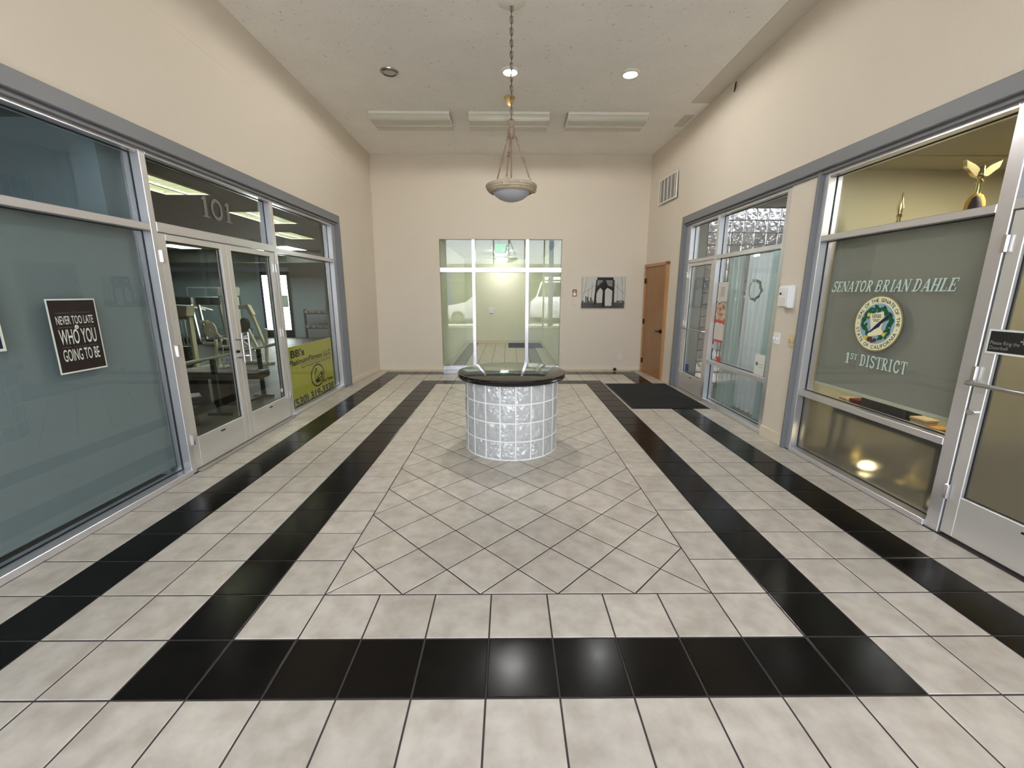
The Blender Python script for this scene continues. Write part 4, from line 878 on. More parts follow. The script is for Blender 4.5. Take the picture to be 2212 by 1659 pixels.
curtain('curtain', 'sheer grey-green curtain at the door side of the salon window', M_SHEER, 10.75, 13.6, 14.75, .12, 7.0, 4, .09, -.3)
curtain('curtain', 'lace-patterned pale curtain in the middle of the salon window', M_LACE, 11.08, 11.3, 13.7, .1, 6.95, 7, .13)
curtain('curtain', 'sheer pale teal curtain at the pier side of the salon window', M_SHEER2, 10.75, 10.1, 11.5, .12, 7.0, 4, .09, .3)
t = thing('wreath', 'grey-green leafy ring wreath hanging behind the salon curtain glass', 'wreath', (10.62, 12.35, 5.45))
b = B()
for k in range(44):
    a = 2 * math.pi * k / 44; rr = .42 + random.uniform(-.07, .07); c = Vector((random.uniform(-.03, .03), rr * math.cos(a), rr * math.sin(a))); dd = Vector((random.uniform(-.3, .3), -math.sin(a + random.uniform(-.8, .8)), math.cos(a + random.uniform(-.8, .8)))) * .09; e = Vector((.02, math.cos(a) * .04, math.sin(a) * .04))
    b.add([c - dd, c + e, c + dd, c - e], [(0, 1, 2, 3)])
obj('leaves', b, M_LEAF, t, kind='stuff', normals=False); obj('ring', B().tube([(0, .42 * math.cos(2 * math.pi * k / 28), .42 * math.sin(2 * math.pi * k / 28)) for k in range(28)], .014, 6, True), M_LEAF, t)
# papers on the salon glass
FGs = deeper(10.05, 10.28, -1)
def paper(name, label, y0, y1, z0, z1, m, extra=None):
    t = thing(name, label, 'poster', (0, 0, 0)); obj('sheet', B().rect(y0, y1, z0, z1, FGs, 0.002, 0.008), m, t)
    if extra:
        for nm, q, mm in extra: obj(nm, B().rect(*q, FGs, 0.008, 0.011), mm, t)
    return t
paper('poster', 'pale poster taped top of the three on the salon glass', -14.32, -13.45, 4.95, 5.8, M_PALE, [('print', (-14.05, -13.7, 5.15, 5.6), mat('soft_grey_print', (186, 178, 172), .5))])
paper('poster', 'colourful photo poster between two pale ones on the salon glass', -14.32, -13.45, 3.98, 4.9, M_COLL, [('red_strip', (-14.32, -13.45, 3.98, 4.1), M_RED)])
paper('poster', 'pale poster with a red foot strip, lowest of three on the salon glass', -14.32, -13.45, 3.1, 3.92, M_PALE, [('red_strip', (-14.32, -13.45, 3.1, 3.2), M_RED)])
t = thing('notice_card', 'white notice card in the bottom corner of the salon window', 'notice', (0, 0, 0)); obj('sheet', B().rect(-10.75, -10.1, 2.2, 3.0, FGs, .002, .01), M_PAPER, t)
obj('emblem', B().disc(-10.6, 2.62, .08, FGs, .01, .013, 20), mat('grey_print', (120, 120, 120), .5), t); obj('lines', B().rect(-10.48, -10.18, 2.6, 2.63, FGs, .01, .013).rect(-10.48, -10.18, 2.5, 2.53, FGs, .01, .013), mat('pale_lines', (190, 190, 186), .5), t)
t = thing('added_salon_light', 'added unseen square ceiling light brightening the salon curtains', 'ceiling light', (15.5, 13.5, 10.6)); obj('rim', B().box(-1.1, 1.1, -1.1, 1.1, -.05, 0), M_WHITE, t, bev=.02); obj('lens', B().box(-1, 1, -1, 1, -.08, -.05), mat('added_salon_lens', (255, 255, 255), .5, emit=(.9, .97, 1), es=6.0), t)  # unseen light added to lift the dim curtains
t = thing('salon_cabinet', 'dim white cabinet behind the salon curtains', 'cabinet', (14.5, 16.6, 0)); obj('body', B().box(-1.2, 1.2, -.7, .7, 0, 3.4), M_WHITE, t, bev=.04)
obj('door', B().box(-1.15, -.03, -.75, -.7, .15, 3.3), M_WHITE, t, bev=.02); obj('door', B().box(.03, 1.15, -.75, -.7, .15, 3.3), M_WHITE, t, bev=.02)

# ------------------------------------------------------------------ office behind the right near storefront
tag(obj('floor_office', B().box(10.5, 26, Y0, 8.7, -.3, 0), M_OFFF), 'glossy brown office floor', 'floor', kind='structure')
tag(obj('ceiling_office', B().box(10.5, 26, Y0, 8.7, 9.05, 9.35), M_OFFC), 'warm beige office ceiling', 'ceiling', kind='structure')
obj('seam', B().box(10.5, 26, 3.0, 3.05, 9.03, 9.06).box(10.5, 26, 7.0, 7.05, 9.03, 9.06).box(14.2, 14.25, Y0, 8.4, 9.03, 9.06).box(18.2, 18.25, Y0, 8.4, 9.03, 9.06), M_OFFC, bpy.data.objects['ceiling_office'])
tag(obj('wall_office', B().box(26, 26.3, Y0, 13, 0, 9.05).box(10.5, 26, 8.45, 8.7, 0, 9.05).box(10.5, 26, Y0 - .3, Y0, 0, 9.05), M_OFFW), 'warm beige office walls', 'wall', kind='structure')
for i, (x, y) in enumerate(((13.2, 4.6), (17.5, 1.0), (20.5, 6.0))):
    t = thing('office_downlight', ('lit downlight on the office ceiling nearest the frosted window', 'lit downlight on the office ceiling towards the frosted door', 'lit downlight deepest on the office ceiling')[i], 'ceiling light', (x, y, 9.05), group='office downlights')
    obj('rim', B().lathe([(.3, 0), (.42, 0), (.42, -.04), (.3, -.04), (.3, 0)], n=24), M_WHITE, t); obj('lens', B().cyl((0, 0, -.03), (0, 0, 0), .3, n=24), M_OFFLT, t)
sh = thing('roller_shade', 'warm grey roller shade behind the lettered office glass', 'shade', (10.46, 0, 0))
obj('shade_cloth', B().box(-.008, .008, 3.3, 7.95, 2.48, 6.93), M_SHADE2, sh); obj('hem_bar', B().box(-.03, .03, 3.3, 7.95, 2.4, 2.5), M_HEM, sh, bev=.01)
def flag(label, loc, top, m, finial):
    t = thing('flag', label, 'flag', loc)
    obj('pole', B().cyl((0, 0, 0), (0, 0, top), .045, n=12), M_GOLD, t, smooth=40)
    obj('stand', B().lathe([(0, .3), (.1, .28), (.12, .12), (.3, .05), (.32, 0), (0, 0)], n=24), M_GOLD, t, smooth=40)
    f = lambda u, v: (.06 + .42 * u * (1 - .35 * v) * math.cos(5 * u), .3 * u * math.sin(6 * u) * (1 - .4 * v), 2.0 + (top - 2.3) * v)
    obj('cloth', B().grid(lambda u, v: (f(u, v)[0] * (1 - .75 * max(0, v - .85) / .15), f(u, v)[1] - .05, f(u, v)[2]), 14, 14), m, t, smooth=60, normals=False)
    obj('fringe', B().lathe([(.05, top + .0), (.12, top - .05), (.18, top - .2), (.2, top - .6), (.16, top - .6), (.1, top - .18)], n=32), M_FRINGE, t, smooth=40)
    obj('cloth_knot', B().lathe([(0, -.06), (.07, -.12), (.11, -.26), (.14, -.62), (0, -.62)], (-.1, -.1, top), n=32), m, t, smooth=50)
    if finial == 'spear': obj('finial', B().lathe([(0, top + .95), (.03, top + .85), (.085, top + .55), (.05, top + .35), (.08, top + .3), (.05, top + .24), (.06, top), (.05, top - .15)], n=16), M_GOLD, t, smooth=40)
    else:
        b = B().lathe([(0, top + .62), (.05, top + .6), (.11, top + .48), (.06, top + .4), (.1, top + .34), (.06, top + .28), (.08, top), (.06, top - .15)], n=16)
        for sg in (-1, 1):
            b.prism([(0, top + .62), (sg * .22, top + .8), (sg * .55, top + .95), (sg * .5, top + .74), (sg * .2, top + .5), (0, top + .46)], ((0, .04, 0), (1, 0, 0), (0, 0, 1)), -.06, .06)
        b.lathe([(0, top + .82), (.06, top + .78), (.07, top + .68), (.1, top + .56), (0, top + .5)], n=12)
        obj('finial', b, M_GOLD, t, smooth=40)
    for k in t.children:
        if k.name.startswith('finial') and finial == 'eagle': k.scale = (.8, .8, .8); k.location.z = top * .2 * S
    return t
flag('gold-tipped flag with a spear point inside the office', (11.6, 7.2, 0), 7.2, M_MAROON, 'spear')
flag('dark gold-fringed flag topped by a gold spread-wing eagle inside the office', (11.85, 5.4, 0), 7.72, M_FLAGB, 'eagle')
t = thing('console_table', 'dark console table glimpsed under the office shade', 'table', (11.0, 5.65, 0))
obj('tabletop', B().box(-.26, .22, -1.75, 1.75, 1.6, 1.7), M_BRPAD, t, bev=.02)
for x in (-.2, .17):
    for y in (-1.68, 1.68): obj('leg', B().box(x - .04, x + .04, y - .04, y + .04, 0, 1.6), M_BRPAD, t)
t = thing('black_bag', 'black bag on the console table under the office shade', 'bag', (11.0, 5.68, 1.7))
obj('body', B().box(-.22, .22, -.75, .75, 0, .72), M_PAD, t, bev=.06, seg=2); obj('flap', B().box(-.25, .0, -.7, .7, .3, .76), M_BLK, t, bev=.03)
def carton(label, loc, sz, m, m2):
    t = thing('carton', label, 'box', loc); x, y, z = (k / 2 for k in sz)
    obj('body', B().box(-x, x, -y, y, 0, 2 * z), m, t, bev=.02); obj('lid', B().box(-x - .015, x + .015, -y - .015, y + .015, 2 * z, 2 * z + .07), m2, t, bev=.015)
carton('cream box on the console table beside the black bag', (10.98, 4.66, 1.7), (.36, .4, .42), M_CUSH, M_CUSH)
carton('maroon box with a gold lid nearest the office door', (10.98, 4.24, 1.7), (.36, .26, .3), M_MAROON, M_FRINGE)
carton('dark red box on the console table behind the black bag', (10.98, 6.7, 1.7), (.36, .3, .4), M_MAROON, M_MAROON)
carton('pale box at the far end of the console table', (10.98, 7.1, 1.7), (.36, .3, .36), M_CUSH, M_CUSH)
for (x, y), lb in (((11.35, 6.45), 'added warm glow dome mid-way behind the low frosted office glass'), ((11.05, 3.85), 'added warm glow dome behind the frosted office glass beside the door')):  # added glowing domes stand in for warm patches of light behind the frosted glass
    t = thing('added_glow_dome', lb, 'lamp', (x, y, 0)); obj('base', B().lathe([(0, .08), (.16, .07), (.18, 0), (0, 0)], n=20), M_BRONZE, t, smooth=40)
    obj('lens', B().lathe([(0, .22), (.09, .2), (.13, .13), (.13, .07), (0, .07)], n=20), mat('added_glow_lens', (255, 240, 200), .5, emit=(1, .84, .5), es=3.5), t, smooth=40)
t = thing('office_doorbell_sign', 'small black notice with a white border on the office door', 'sign', (0, 0, 0))
FD = deeper(10.05, 10.075, -1)
obj('border', B().rect(-2.84, -2.06, 4.13, 4.62, FD, .005, .012), M_PAPER, t); obj('panel', B().rect(-2.8, -2.1, 4.17, 4.58, FD, .012, .016), M_INK, t)
M_GREYINK = mat('grey_ink', (150, 150, 146), .6)
b = B().text('Please Ring the', FD, -2.77, 4.32, .1, .018, align='L', width=.5); b.text('Doorbell', FD, -2.77, 4.22, .1, .018, align='L', width=.32)
b.disc(-2.2, 4.47, .035, FD, .016, .019, 14).rect(-2.27, -2.13, 4.4, 4.43, FD, .016, .019).rect(-2.225, -2.175, 4.36, 4.52, FD, .016, .019)
obj('lettering', b, M_GREYINK, t, normals=False, kind='stuff')

# ------------------------------------------------------------------ glass block counter
CX, CY, CR, CT = 0.415, 8.75, 1.6, 2.68
ct = thing('counter', 'round glass block counter with a black granite top in mid floor', 'counter', (CX, CY, 0))
rows, cols_ = 4, 20; bh = 0.615; bwid = 2 * CR * math.sin(math.pi / cols_)
def block_mesh(seed):
    rnd = random.Random(seed); ph = [rnd.uniform(0, 6.28) for _ in range(6)]
    def f(u, v):
        e = min(u, 1 - u, v, 1 - v); k = min(1, max(0, (e - .06) / .06))
        h = (.5 * math.sin(7 * u + 4 * v + ph[0]) + .4 * math.sin(9 * v - 5 * u + ph[1]) + .3 * math.sin(14 * u * v + ph[2])) * .012
        return (u - .5) * (bwid - .045), -.02 * k + h * k, v * (bh - .045)
    b = B().grid(lambda u, v: f(u, v), 14, 16)
    n = len(b.v); W_, H_ = (bwid - .045) / 2, bh - .045
    b.grid(lambda u, v: ((.5 - u) * 2 * W_ * .86, .26, v * H_), 14, 16)
    # side walls join the two faces
    gu, gv = 15, 17
    edge = [(i, 0) for i in range(14)] + [(14, j) for j in range(16)] + [(14 - i, 16) for i in range(14)] + [(0, 16 - j) for j in range(16)]
    fs = []
    for k in range(len(edge)):
        (i0, j0), (i1, j1) = edge[k], edge[(k + 1) % len(edge)]
        fs.append((i0 * gv + j0, i1 * gv + j1, n + (14 - i1) * gv + j1, n + (14 - i0) * gv + j0))
    b.f += fs
    return mesh('glass_block', b, M_GB, smooth=50)
bms = [block_mesh(k) for k in range(4)]
for j in range(rows):
    for i in range(cols_):
        a = R(-90 + 4.6 + 18 * i + 9)
        o = bpy.data.objects.new('glass_block', bms[(i * 3 + j * 5) % 4]); col.objects.link(o); o.parent = ct
        rr = CR * math.cos(math.pi / cols_); o.location = (rr * math.cos(a) * S, rr * math.sin(a) * S, (.045 + bh * j) * S); o.rotation_euler.z = a + math.pi / 2
b = B()
for j in range(rows + 1):
    z = .022 + bh * j
    hh = .018
    b.lathe([(CR - .24, z - hh), (CR + .006, z - hh), (CR + .006, z + hh), (CR - .24, z + hh), (CR - .24, z - hh)], n=80)
for i in range(cols_):
    a = R(-90 + 4.6 + 18 * i); p = Vector((math.cos(a), math.sin(a), 0)); q = Vector((-math.sin(a), math.cos(a), 0)) * .018
    i0, o0 = p * (CR - .24), p * (CR + .006); z1 = rows * bh + .03
    vs = [i0 - q, o0 - q, o0 + q, i0 + q]; b.add([v for v in vs] + [v + Vector((0, 0, z1)) for v in vs], [(0, 1, 5, 4), (1, 2, 6, 5), (2, 3, 7, 6), (3, 0, 4, 7)])
obj('mortar', b, M_MORTAR, ct)
obj('countertop', B().lathe([(0, CT), (1.8, CT), (1.845, CT - .015), (1.86, CT - .05), (1.845, CT - .085), (1.83, CT - .1), (0, CT - .1)], n=96), M_GRANITE, ct, smooth=30)
obj('edge_band', B().lathe([(0, CT - .1), (1.83, CT - .1), (1.85, CT - .13), (1.84, CT - .17), (1.80, CT - .19), (0, CT - .19)], n=96), M_BLKEDGE, ct, smooth=40)

# ------------------------------------------------------------------ pendant lamp
px_, py_ = 0.405, 9.2
t = thing('pendant_lamp', 'beige bowl pendant lamp hanging on a long chain over the counter', 'pendant lamp', (px_, py_, 0))
obj('canopy', B().lathe([(0, H - .12), (.12, H - .12), (.3, H - .07), (.42, H - .02), (.43, H), (0, H)], n=40), M_LAMPWH, t, smooth=40)
def link(b, c, rot, L=.1, W_=.045, r=.011):
    pts = []
    for k in range(12):
        a = 2 * math.pi * k / 12; u = W_ * math.cos(a); v = (L - W_) * (1 if math.sin(a) > 0 else -1) * (abs(math.sin(a)) > .1) + W_ * math.sin(a)
        pts.append((c[0] + u * math.cos(rot), c[1] + u * math.sin(rot), c[2] + v))
    return b.tube(pts, r, 5, True)
b = B(); z = 13.72; k = 0
while z > 10.78: link(b, (0, 0, z), (k % 2) * math.pi / 2); z -= .155; k += 1
obj('chain', b, mat('chain_metal', (120, 102, 88), .5, .4), t, smooth=60)
obj('cord', B().tube([(.02 * math.sin(3 * k), .02 * math.cos(3 * k), H - .1 - k * .1575) for k in range(21)], .012, 6), M_BRONZE, t)
obj('top_loop', B().tube([(.095 * math.cos(2 * math.pi * k / 20), 0, 10.58 + .12 * math.sin(2 * math.pi * k / 20)) for k in range(20)], .02, 8, True), M_PINK, t, smooth=60)
obj('hub', B().lathe([(0, 10.47), (.04, 10.46), (.06, 10.42), (.12, 10.4), (.12, 10.2), (.09, 10.14), (.05, 10.12), (0, 10.1)], n=24), M_PINK, t, smooth=40)
obj('stem', B().cyl((0, 0, 8.7), (0, 0, 10.12), .028, n=12), M_PINK, t, smooth=40)
for az in (108, -12, -132):
    a = R(-90 + az); d = Vector((math.cos(a), math.sin(a), 0)); p0 = d * .15 + Vector((0, 0, 10.2)); p1 = d * .72 + Vector((0, 0, 8.8))
    L = lambda u: p0.lerp(p1, u)
    b = B().cyl(L(.14), L(.84), .026, n=10)
    e = (p1 - p0).normalized()
    for u in (.42, .5): b.cyl(L(u) - e * .02, L(u) + e * .02, .05, n=10)
    b.cyl(L(.44), L(.48), .04, n=10)
    for u in (.03, .09, .9, .97): link(b, L(u), a + (math.pi / 2 if u in (.03, .97) else 0), .06, .03, .01)
    obj('hanging_rod', b, M_PINK, t, smooth=40)
    obj('rim_block', B().box(-.1, .1, -.02, .065, -.12, .08), M_RESIN, t, bev=.015, loc=(d.x * .79, d.y * .79, 8.69), rotz=a - math.pi / 2)
obj('rim', B().lathe([(.72, 8.76), (.785, 8.765), (.83, 8.735), (.84, 8.69), (.825, 8.655), (.80, 8.65), (.80, 8.60), (.765, 8.585), (.755, 8.55), (.70, 8.52), (.64, 8.5), (.62, 8.56), (.68, 8.72), (.72, 8.76)], n=64), M_RESIN, t, smooth=50)
obj('bowl_glass', B().lathe([(0, 8.23), (.1, 8.235), (.25, 8.27), (.4, 8.33), (.53, 8.42), (.62, 8.53), (.64, 8.6), (.6, 8.6), (.5, 8.44), (.3, 8.32), (0, 8.26)], n=48), M_BOWL, t, smooth=60)

# ------------------------------------------------------------------ ceiling fittings
def can(x, y, lit, label):
    t = thing('recessed_downlight', label, 'downlight', (x, y, H), group='recessed downlights in the hall ceiling')
    obj('rim', B().lathe([(.26, -.05), (.36, -.012), (.37, 0), (.36, -.03), (.28, -.07), (.26, -.05)], n=40), M_LAMPWH if lit else M_REFL, t, smooth=40)
    obj('reflector', B().lathe([(.27, -.052), (.27, -.03), (.25, -.024), (0, -.02)], n=40), M_REFL, t, smooth=50)
    obj('lamp', B().lathe([(0, -.045), (.2, -.045), (.255, -.035), (.255, -.028), (0, -.028)], n=32), M_LIT if lit else M_REFL, t, smooth=50)
    return t
def shine(t, watts):
    l = bpy.data.lights.new('downlight_beam', 'SPOT'); l.energy = watts; l.spot_size = R(179); l.spot_blend = 0.12; l.shadow_soft_size = 0.3 * S; l.color = (1, .97, .93)
    o = bpy.data.objects.new('downlight_beam', l); col.objects.link(o); o.parent = t; o.location = (0, 0, -0.12 * S)
can(-4.42, 13.42, False, 'unlit chrome downlight left of the chain')
shine(can(.385, 13.3, True, 'lit downlight just behind the pendant chain'), 23)
shine(can(5.19, 13.42, True, 'lit downlight right of the chain'), 3.5)
def troffer(x0, x1, label):
    cx_ = (x0 + x1) / 2; w_ = (x1 - x0) / 2
    t = thing('fluorescent_fixture', label, 'fluorescent light', (cx_, 17.9, H - .012), group='unlit fluorescent fixtures on the hall ceiling')
    obj('housing', B().box(-w_, w_, -.8, .8, -.08, 0), M_LAMPWH, t, bev=.01)
    for a, c in ((-.78, .03), (.08, .78)):
        obj('lens', B().prism([(a, -.08), (c, -.08), (c - .03, -.3), (c - .12, -.36), (a + .12, -.36), (a + .03, -.3)], ((-w_ + .03, 0, 0), (0, 1, 0), (0, 0, 1)), 0, 2 * w_ - .06), M_LENS, t, bev=.01)
    obj('spine', B().box(-w_ + .02, w_ - .02, .02, .09, -.37, -.05), M_LAMPWH, t)
    obj('front_flange', B().box(-w_, w_, -.83, -.79, -.12, .0), M_LAMPWH, t)
    for sg in (-1, 1): obj('end_cap', B().box(min(sg * w_, sg * (w_ - .03)), max(sg * w_, sg * (w_ - .03)), -.8, .8, -.34, 0), M_LAMPWH, t, bev=.008)
troffer(-6.45, -2.55, 'left one of the three unlit fluorescent fixtures')
troffer(-1.62, 2.32, 'middle one of the three unlit fluorescent fixtures, behind the chain')
troffer(3.22, 7.16, 'right one of the three unlit fluorescent fixtures')
t = thing('smoke_detector', 'yellowed bell-shaped detector on the ceiling behind the chain', 'detector', (.36, 15.6, H)); t.scale = (.74, .74, .66)
obj('base', B().lathe([(0, 0), (.33, 0), (.34, -.06), (.28, -.12), (0, -.12)], n=28), M_YELL, t, smooth=40)
obj('bell', B().lathe([(.28, -.12), (.24, -.3), (.13, -.45), (.1, -.55), (0, -.57)], n=28), M_YELL, t, smooth=50); obj('tip', B().lathe([(0, -.57), (.05, -.58), (.05, -.68), (0, -.7)], n=12), M_CHROME, t, smooth=50)
tag(obj('loose_tape', B().prism([(0, 0), (.09, .02), (.07, -.22), (.0, -.34), (-.04, -.3)], ((9.63, 13.8, 13.75), (0, -1, 0), (0, 0, 1)), 0, .02), M_BRONZE), 'tiny dark scrap hanging at the top of the right wall', 'scrap')

# ------------------------------------------------------------------ back wall fittings
t = thing('bridge_picture', 'black and white canvas print of a stone bridge tower', 'picture', (6.72, YB, 5.36))
PW, PH = 1.47, 1.05
Fp = ((0, -.1, 0), (1, 0, 0), (0, 0, 1))
obj('canvas', B().box(-PW, PW, -.1, 0, -PH, PH), M_ART1, t, bev=.012)
b = B().rect(-PW + .01, PW - .01, -PH + .01, -PH + .36, Fp, .001, .004)
for k in range(26):
    x = -PW + .05 + k * .112; hh = random.uniform(.02, .16) + (.3 if k in (2, 3, 5) else 0)
    b.rect(x, x + random.uniform(.06, .11), -PH + .3, -PH + .38 + hh, Fp, .001, .0045)
obj('print_skyline', b, M_ART3, t)
tow = B()
tow.prism([(-.62, -PH + .25), (-.5, .82), (-.42, .82), (-.46, -PH + .25)], Fp, .003, .006)
tow.prism([(.62, -PH + .02), (.62, .82), (.74, .82), (.78, -PH + .02)], Fp, .003, .006)
tow.prism([(-.05, -PH + .02), (-.03, .2), (.12, .2), (.14, -PH + .02)], Fp, .003, .006)
tow.prism([(-.44, .82), (.66, .82), (.66, .98), (-.44, .98)], Fp, .003, .006)
tow.prism([(-.34, .12), (-.2, .3), (-.03, .12), (.1, .12), (.28, .3), (.62, .1), (.62, .82), (-.44, .82), (-.46, -.1)], Fp, .002, .005)
obj('print_tower', tow, M_ART2, t)
obj('print_arch', B().prism([(-.42, -.7), (-.4, .05), (-.22, .28), (-.06, .02), (-.06, -.7)], Fp, .006, .0075).prism([(.15, -.9), (.14, .02), (.34, .28), (.6, .02), (.6, -.9)], Fp, .006, .0075), M_ART1, t)
obj('print_tower_face', B().prism([(-.42, .4), (-.05, .72), (-.05, .8), (-.42, .8)], Fp, .006, .008).prism([(.14, .8), (.6, .8), (.6, .35), (.3, .45)], Fp, .006, .008), M_ART4, t)
b = B()
for p, q in (((-1.42, -.1), (-.5, .5)), ((-1.1, 1.0), (-1.4, -.7)), ((-1.42, .99), (-1.42, -.7)), ((.78, .5), (1.42, -.1)), ((1.2, 1.0), (1.38, -.7)), ((-.75, .6), (-.8, -.6)), ((.95, .6), (.97, -.6)), ((-1.0, .2), (-1.02, -.6))):
    e = Vector((q[0] - p[0], q[1] - p[1])).normalized(); nn = Vector((-e.y, e.x)) * .009
    b.prism([(p[0] - nn.x, p[1] - nn.y), (q[0] - nn.x, q[1] - nn.y), (q[0] + nn.x, q[1] + nn.y), (p[0] + nn.x, p[1] + nn.y)], Fp, .002, .0045)
obj('print_cables', b, M_ART3, t)
t = thing('fire_alarm_notice', 'small dark red and white fire alarm plate on the back wall', 'alarm plate', (4.8, YB, 5.32)); obj('plate', B().box(-.14, .14, -.06, 0, -.22, .22), M_DKRED, t, bev=.012)
obj('face', B().box(-.11, .09, -.066, -.06, -.18, .02), M_PAPER, t); obj('symbol', B().prism([(-.08, .06), (.04, .06), (.09, .17), (0, .12), (-.07, .18)], ((0, -.067, 0), (1, 0, 0), (0, 0, 1)), -.001, .003), M_PAPER, t)
def plate(name, label, cat, loc, rotz, m, w_=.15, h_=.23, kind='outlet', group=None):
    t = thing(name, label, cat, loc, rotz, group); obj('cover_plate', B().box(-w_, w_, -.03, 0, -h_, h_), m, t, bev=.012)
    if kind == 'outlet':
        for z in (-.1, .1): obj('socket', B().box(-.07, .07, -.04, -.028, z - .06, z + .06), m, t, bev=.02)
        b = B()
        for z in (-.1, .1): b.box(-.035, -.02, -.044, -.039, z - .02, z + .03).box(.02, .035, -.044, -.039, z - .02, z + .03)
        obj('slots', b, M_BLK, t)
    elif kind == 'double':
        for x in (-.09, .09): obj('toggle', B().prism([(-.02, -.03), (.02, -.03), (.02, .06), (-.02, .06)], ((x, -.03, 0), (1, 0, 0), (0, 0, 1)), 0, .07), m, t, bev=.006)
    else: obj('toggle', B().box(-.025, .025, -.09, -.03, -.02, .07), m, t, bev=.008)
    return t
plate('light_switch', 'cream light switch just below the red alarm plate', 'switch', (4.8, YB, 4.76), 0, M_WALL, .14, .2, 'single')
plate('wall_outlet', 'cream outlet low on the back wall under the bridge picture', 'outlet', (8.12, YB, .96), 0, M_LAMPWH)
plate('wall_outlet', 'beige outlet low on the left wall past the yellow board', 'outlet', (-8.88, 20.1, .97), R(90) - .066, M_BASE)
tag(obj('door_stop', B().lathe([(0, .2), (.08, .18), (.12, .1), (.1, .03), (.06, 0), (0, 0)], n=20), M_BRONZE, loc=(7.75, 23.38, 0), smooth=50), 'small dark round doorstop on the floor at the back wall', 'doorstop')

# ------------------------------------------------------------------ right wall fittings
ang = math.atan2(YB - 18.72, 9.58 - 9.93)      # direction along the far right wall
wy = lambda y: 9.93 - (y - 18.72) * 0.35 / (YB - 18.72)
RZ = -(math.pi / 2) - (math.pi / 2 - ang) * -1
RZ = ang - math.pi
def on_right(y, z, dx=0.0): return (wy(y) - dx, y, z)
d6 = thing('door_6', 'oak veneer door with dark hinges in the far right wall', 'door', on_right(21.65, 0), RZ, kind='structure')
hw = 1.5; d6.rotation_euler.x = R(1.0)
obj('casing', B().box(-hw - .2, -hw, -.1, .1, 0, 7.15).box(hw, hw + .2, -.1, .1, 0, 7.15).box(-hw - .2, hw + .2, -.1, .1, 6.95, 7.15), M_WOODT, d6, bev=.02)
obj('door_leaf', B().box(-hw + .01, hw - .01, -.045, .08, .03, 6.94), M_WOOD, d6, bev=.01)
for z in (.8, 3.45, 6.1): obj('hinge', B().box(-hw - .06, -hw + .05, -.125, -.04, z - .17, z + .17), M_BRONZE, d6, bev=.012)
obj('lever_handle', B().cyl((hw - .25, -.13, 3.0), (hw - .25, -.04, 3.0), .12, n=20).cyl((hw - .25, -.22, 3.0), (hw - .25, -.1, 3.0), .04, n=10).bar((hw - .25, -.2, 3.0), (hw - .72, -.2, 3.0), .06, .08), M_BRONZE, d6, bev=.006)
obj('threshold', B().box(-hw, hw, -.12, .1, 0, .03), M_WOODT, d6)
# louvred vent
t = thing('air_vent', 'white air vent grille with upright louvres high on the right wall', 'vent', (wy(20.65) - .19, 20.65, 11.25), RZ)
t.rotation_euler.x = R(1.0)
obj('frame', B().box(-1.2, 1.2, -.06, .0, .62, .7).box(-1.2, 1.2, -.06, 0, -.7, -.62).box(-1.2, -1.1, -.06, 0, -.62, .62).box(1.1, 1.2, -.06, 0, -.62, .62), M_LAMPWH, t, bev=.01)
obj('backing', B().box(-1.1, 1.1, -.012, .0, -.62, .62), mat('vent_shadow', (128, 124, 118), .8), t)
for k in range(5): obj('louvre', B().box(-.02, .02, -.055, -.01, -.62, .62), M_LAMPWH, t, loc=(-.92 + .46 * k, 0, 0))
b = B()
for k in range(22): b.bar((-1.08 + .098 * k, -.03, -.62), (-1.08 + .098 * k, -.03, .62), .03, .01)
obj('fins', b, mat('vent_fin', (176, 172, 164), .5), t, kind='stuff')
# dispenser and switches on the pier (face X = 10.0)
t = thing('soap_dispenser', 'white wall dispenser on the pier between the right storefronts', 'dispenser', (10.0, 9.1, 4.82), R(-90))
obj('body', B().prism([(0, 0), (-.2, 0), (-.25, .06), (-.25, .68), (-.2, .76), (0, .76)], ((-.27, 0, 0), (0, 1, 0), (0, 0, 1)), 0, .54), M_WHITE, t, bev=.03, seg=2)
obj('lock', B().cyl((-.12, -.28, .48), (-.12, -.24, .48), .035, n=14), M_BLK, t, smooth=40); obj('front_panel', B().box(-.2, .2, -.262, -.24, .05, .36), M_LAMPWH, t, bev=.01)
plate('light_switch', 'white double light switch on the pier near the salon window', 'switch', (10.0, 9.5, 3.72), R(-90), M_WHITE, .19, .2, 'double')
plate('light_switch', 'tan double light switch on the pier near the office window', 'switch', (10.0, 8.66, 3.72), R(-90), M_IVORY, .19, .2, 'double')
# doormat
dm = [(6.1, 13.42), (9.8, 13.42), (9.72, 19.0), (6.06, 19.0)]
t = thing('doormat', 'large black doormat outside the salon door', 'mat', (0, 0, 0))
obj('pile', B().prism([(x + (.12 if x < 8 else -.12), y + (.12 if y < 16 else -.12)) for x, y in dm], ((0, 0, 0), (1, 0, 0), (0, 1, 0)), 0, .05), M_RUB, t, bev=.02)
obj('rubber_edge', B().prism(dm, ((0, 0, 0), (1, 0, 0), (0, 1, 0)), .0, .025), M_BLK, t, bev=.015)

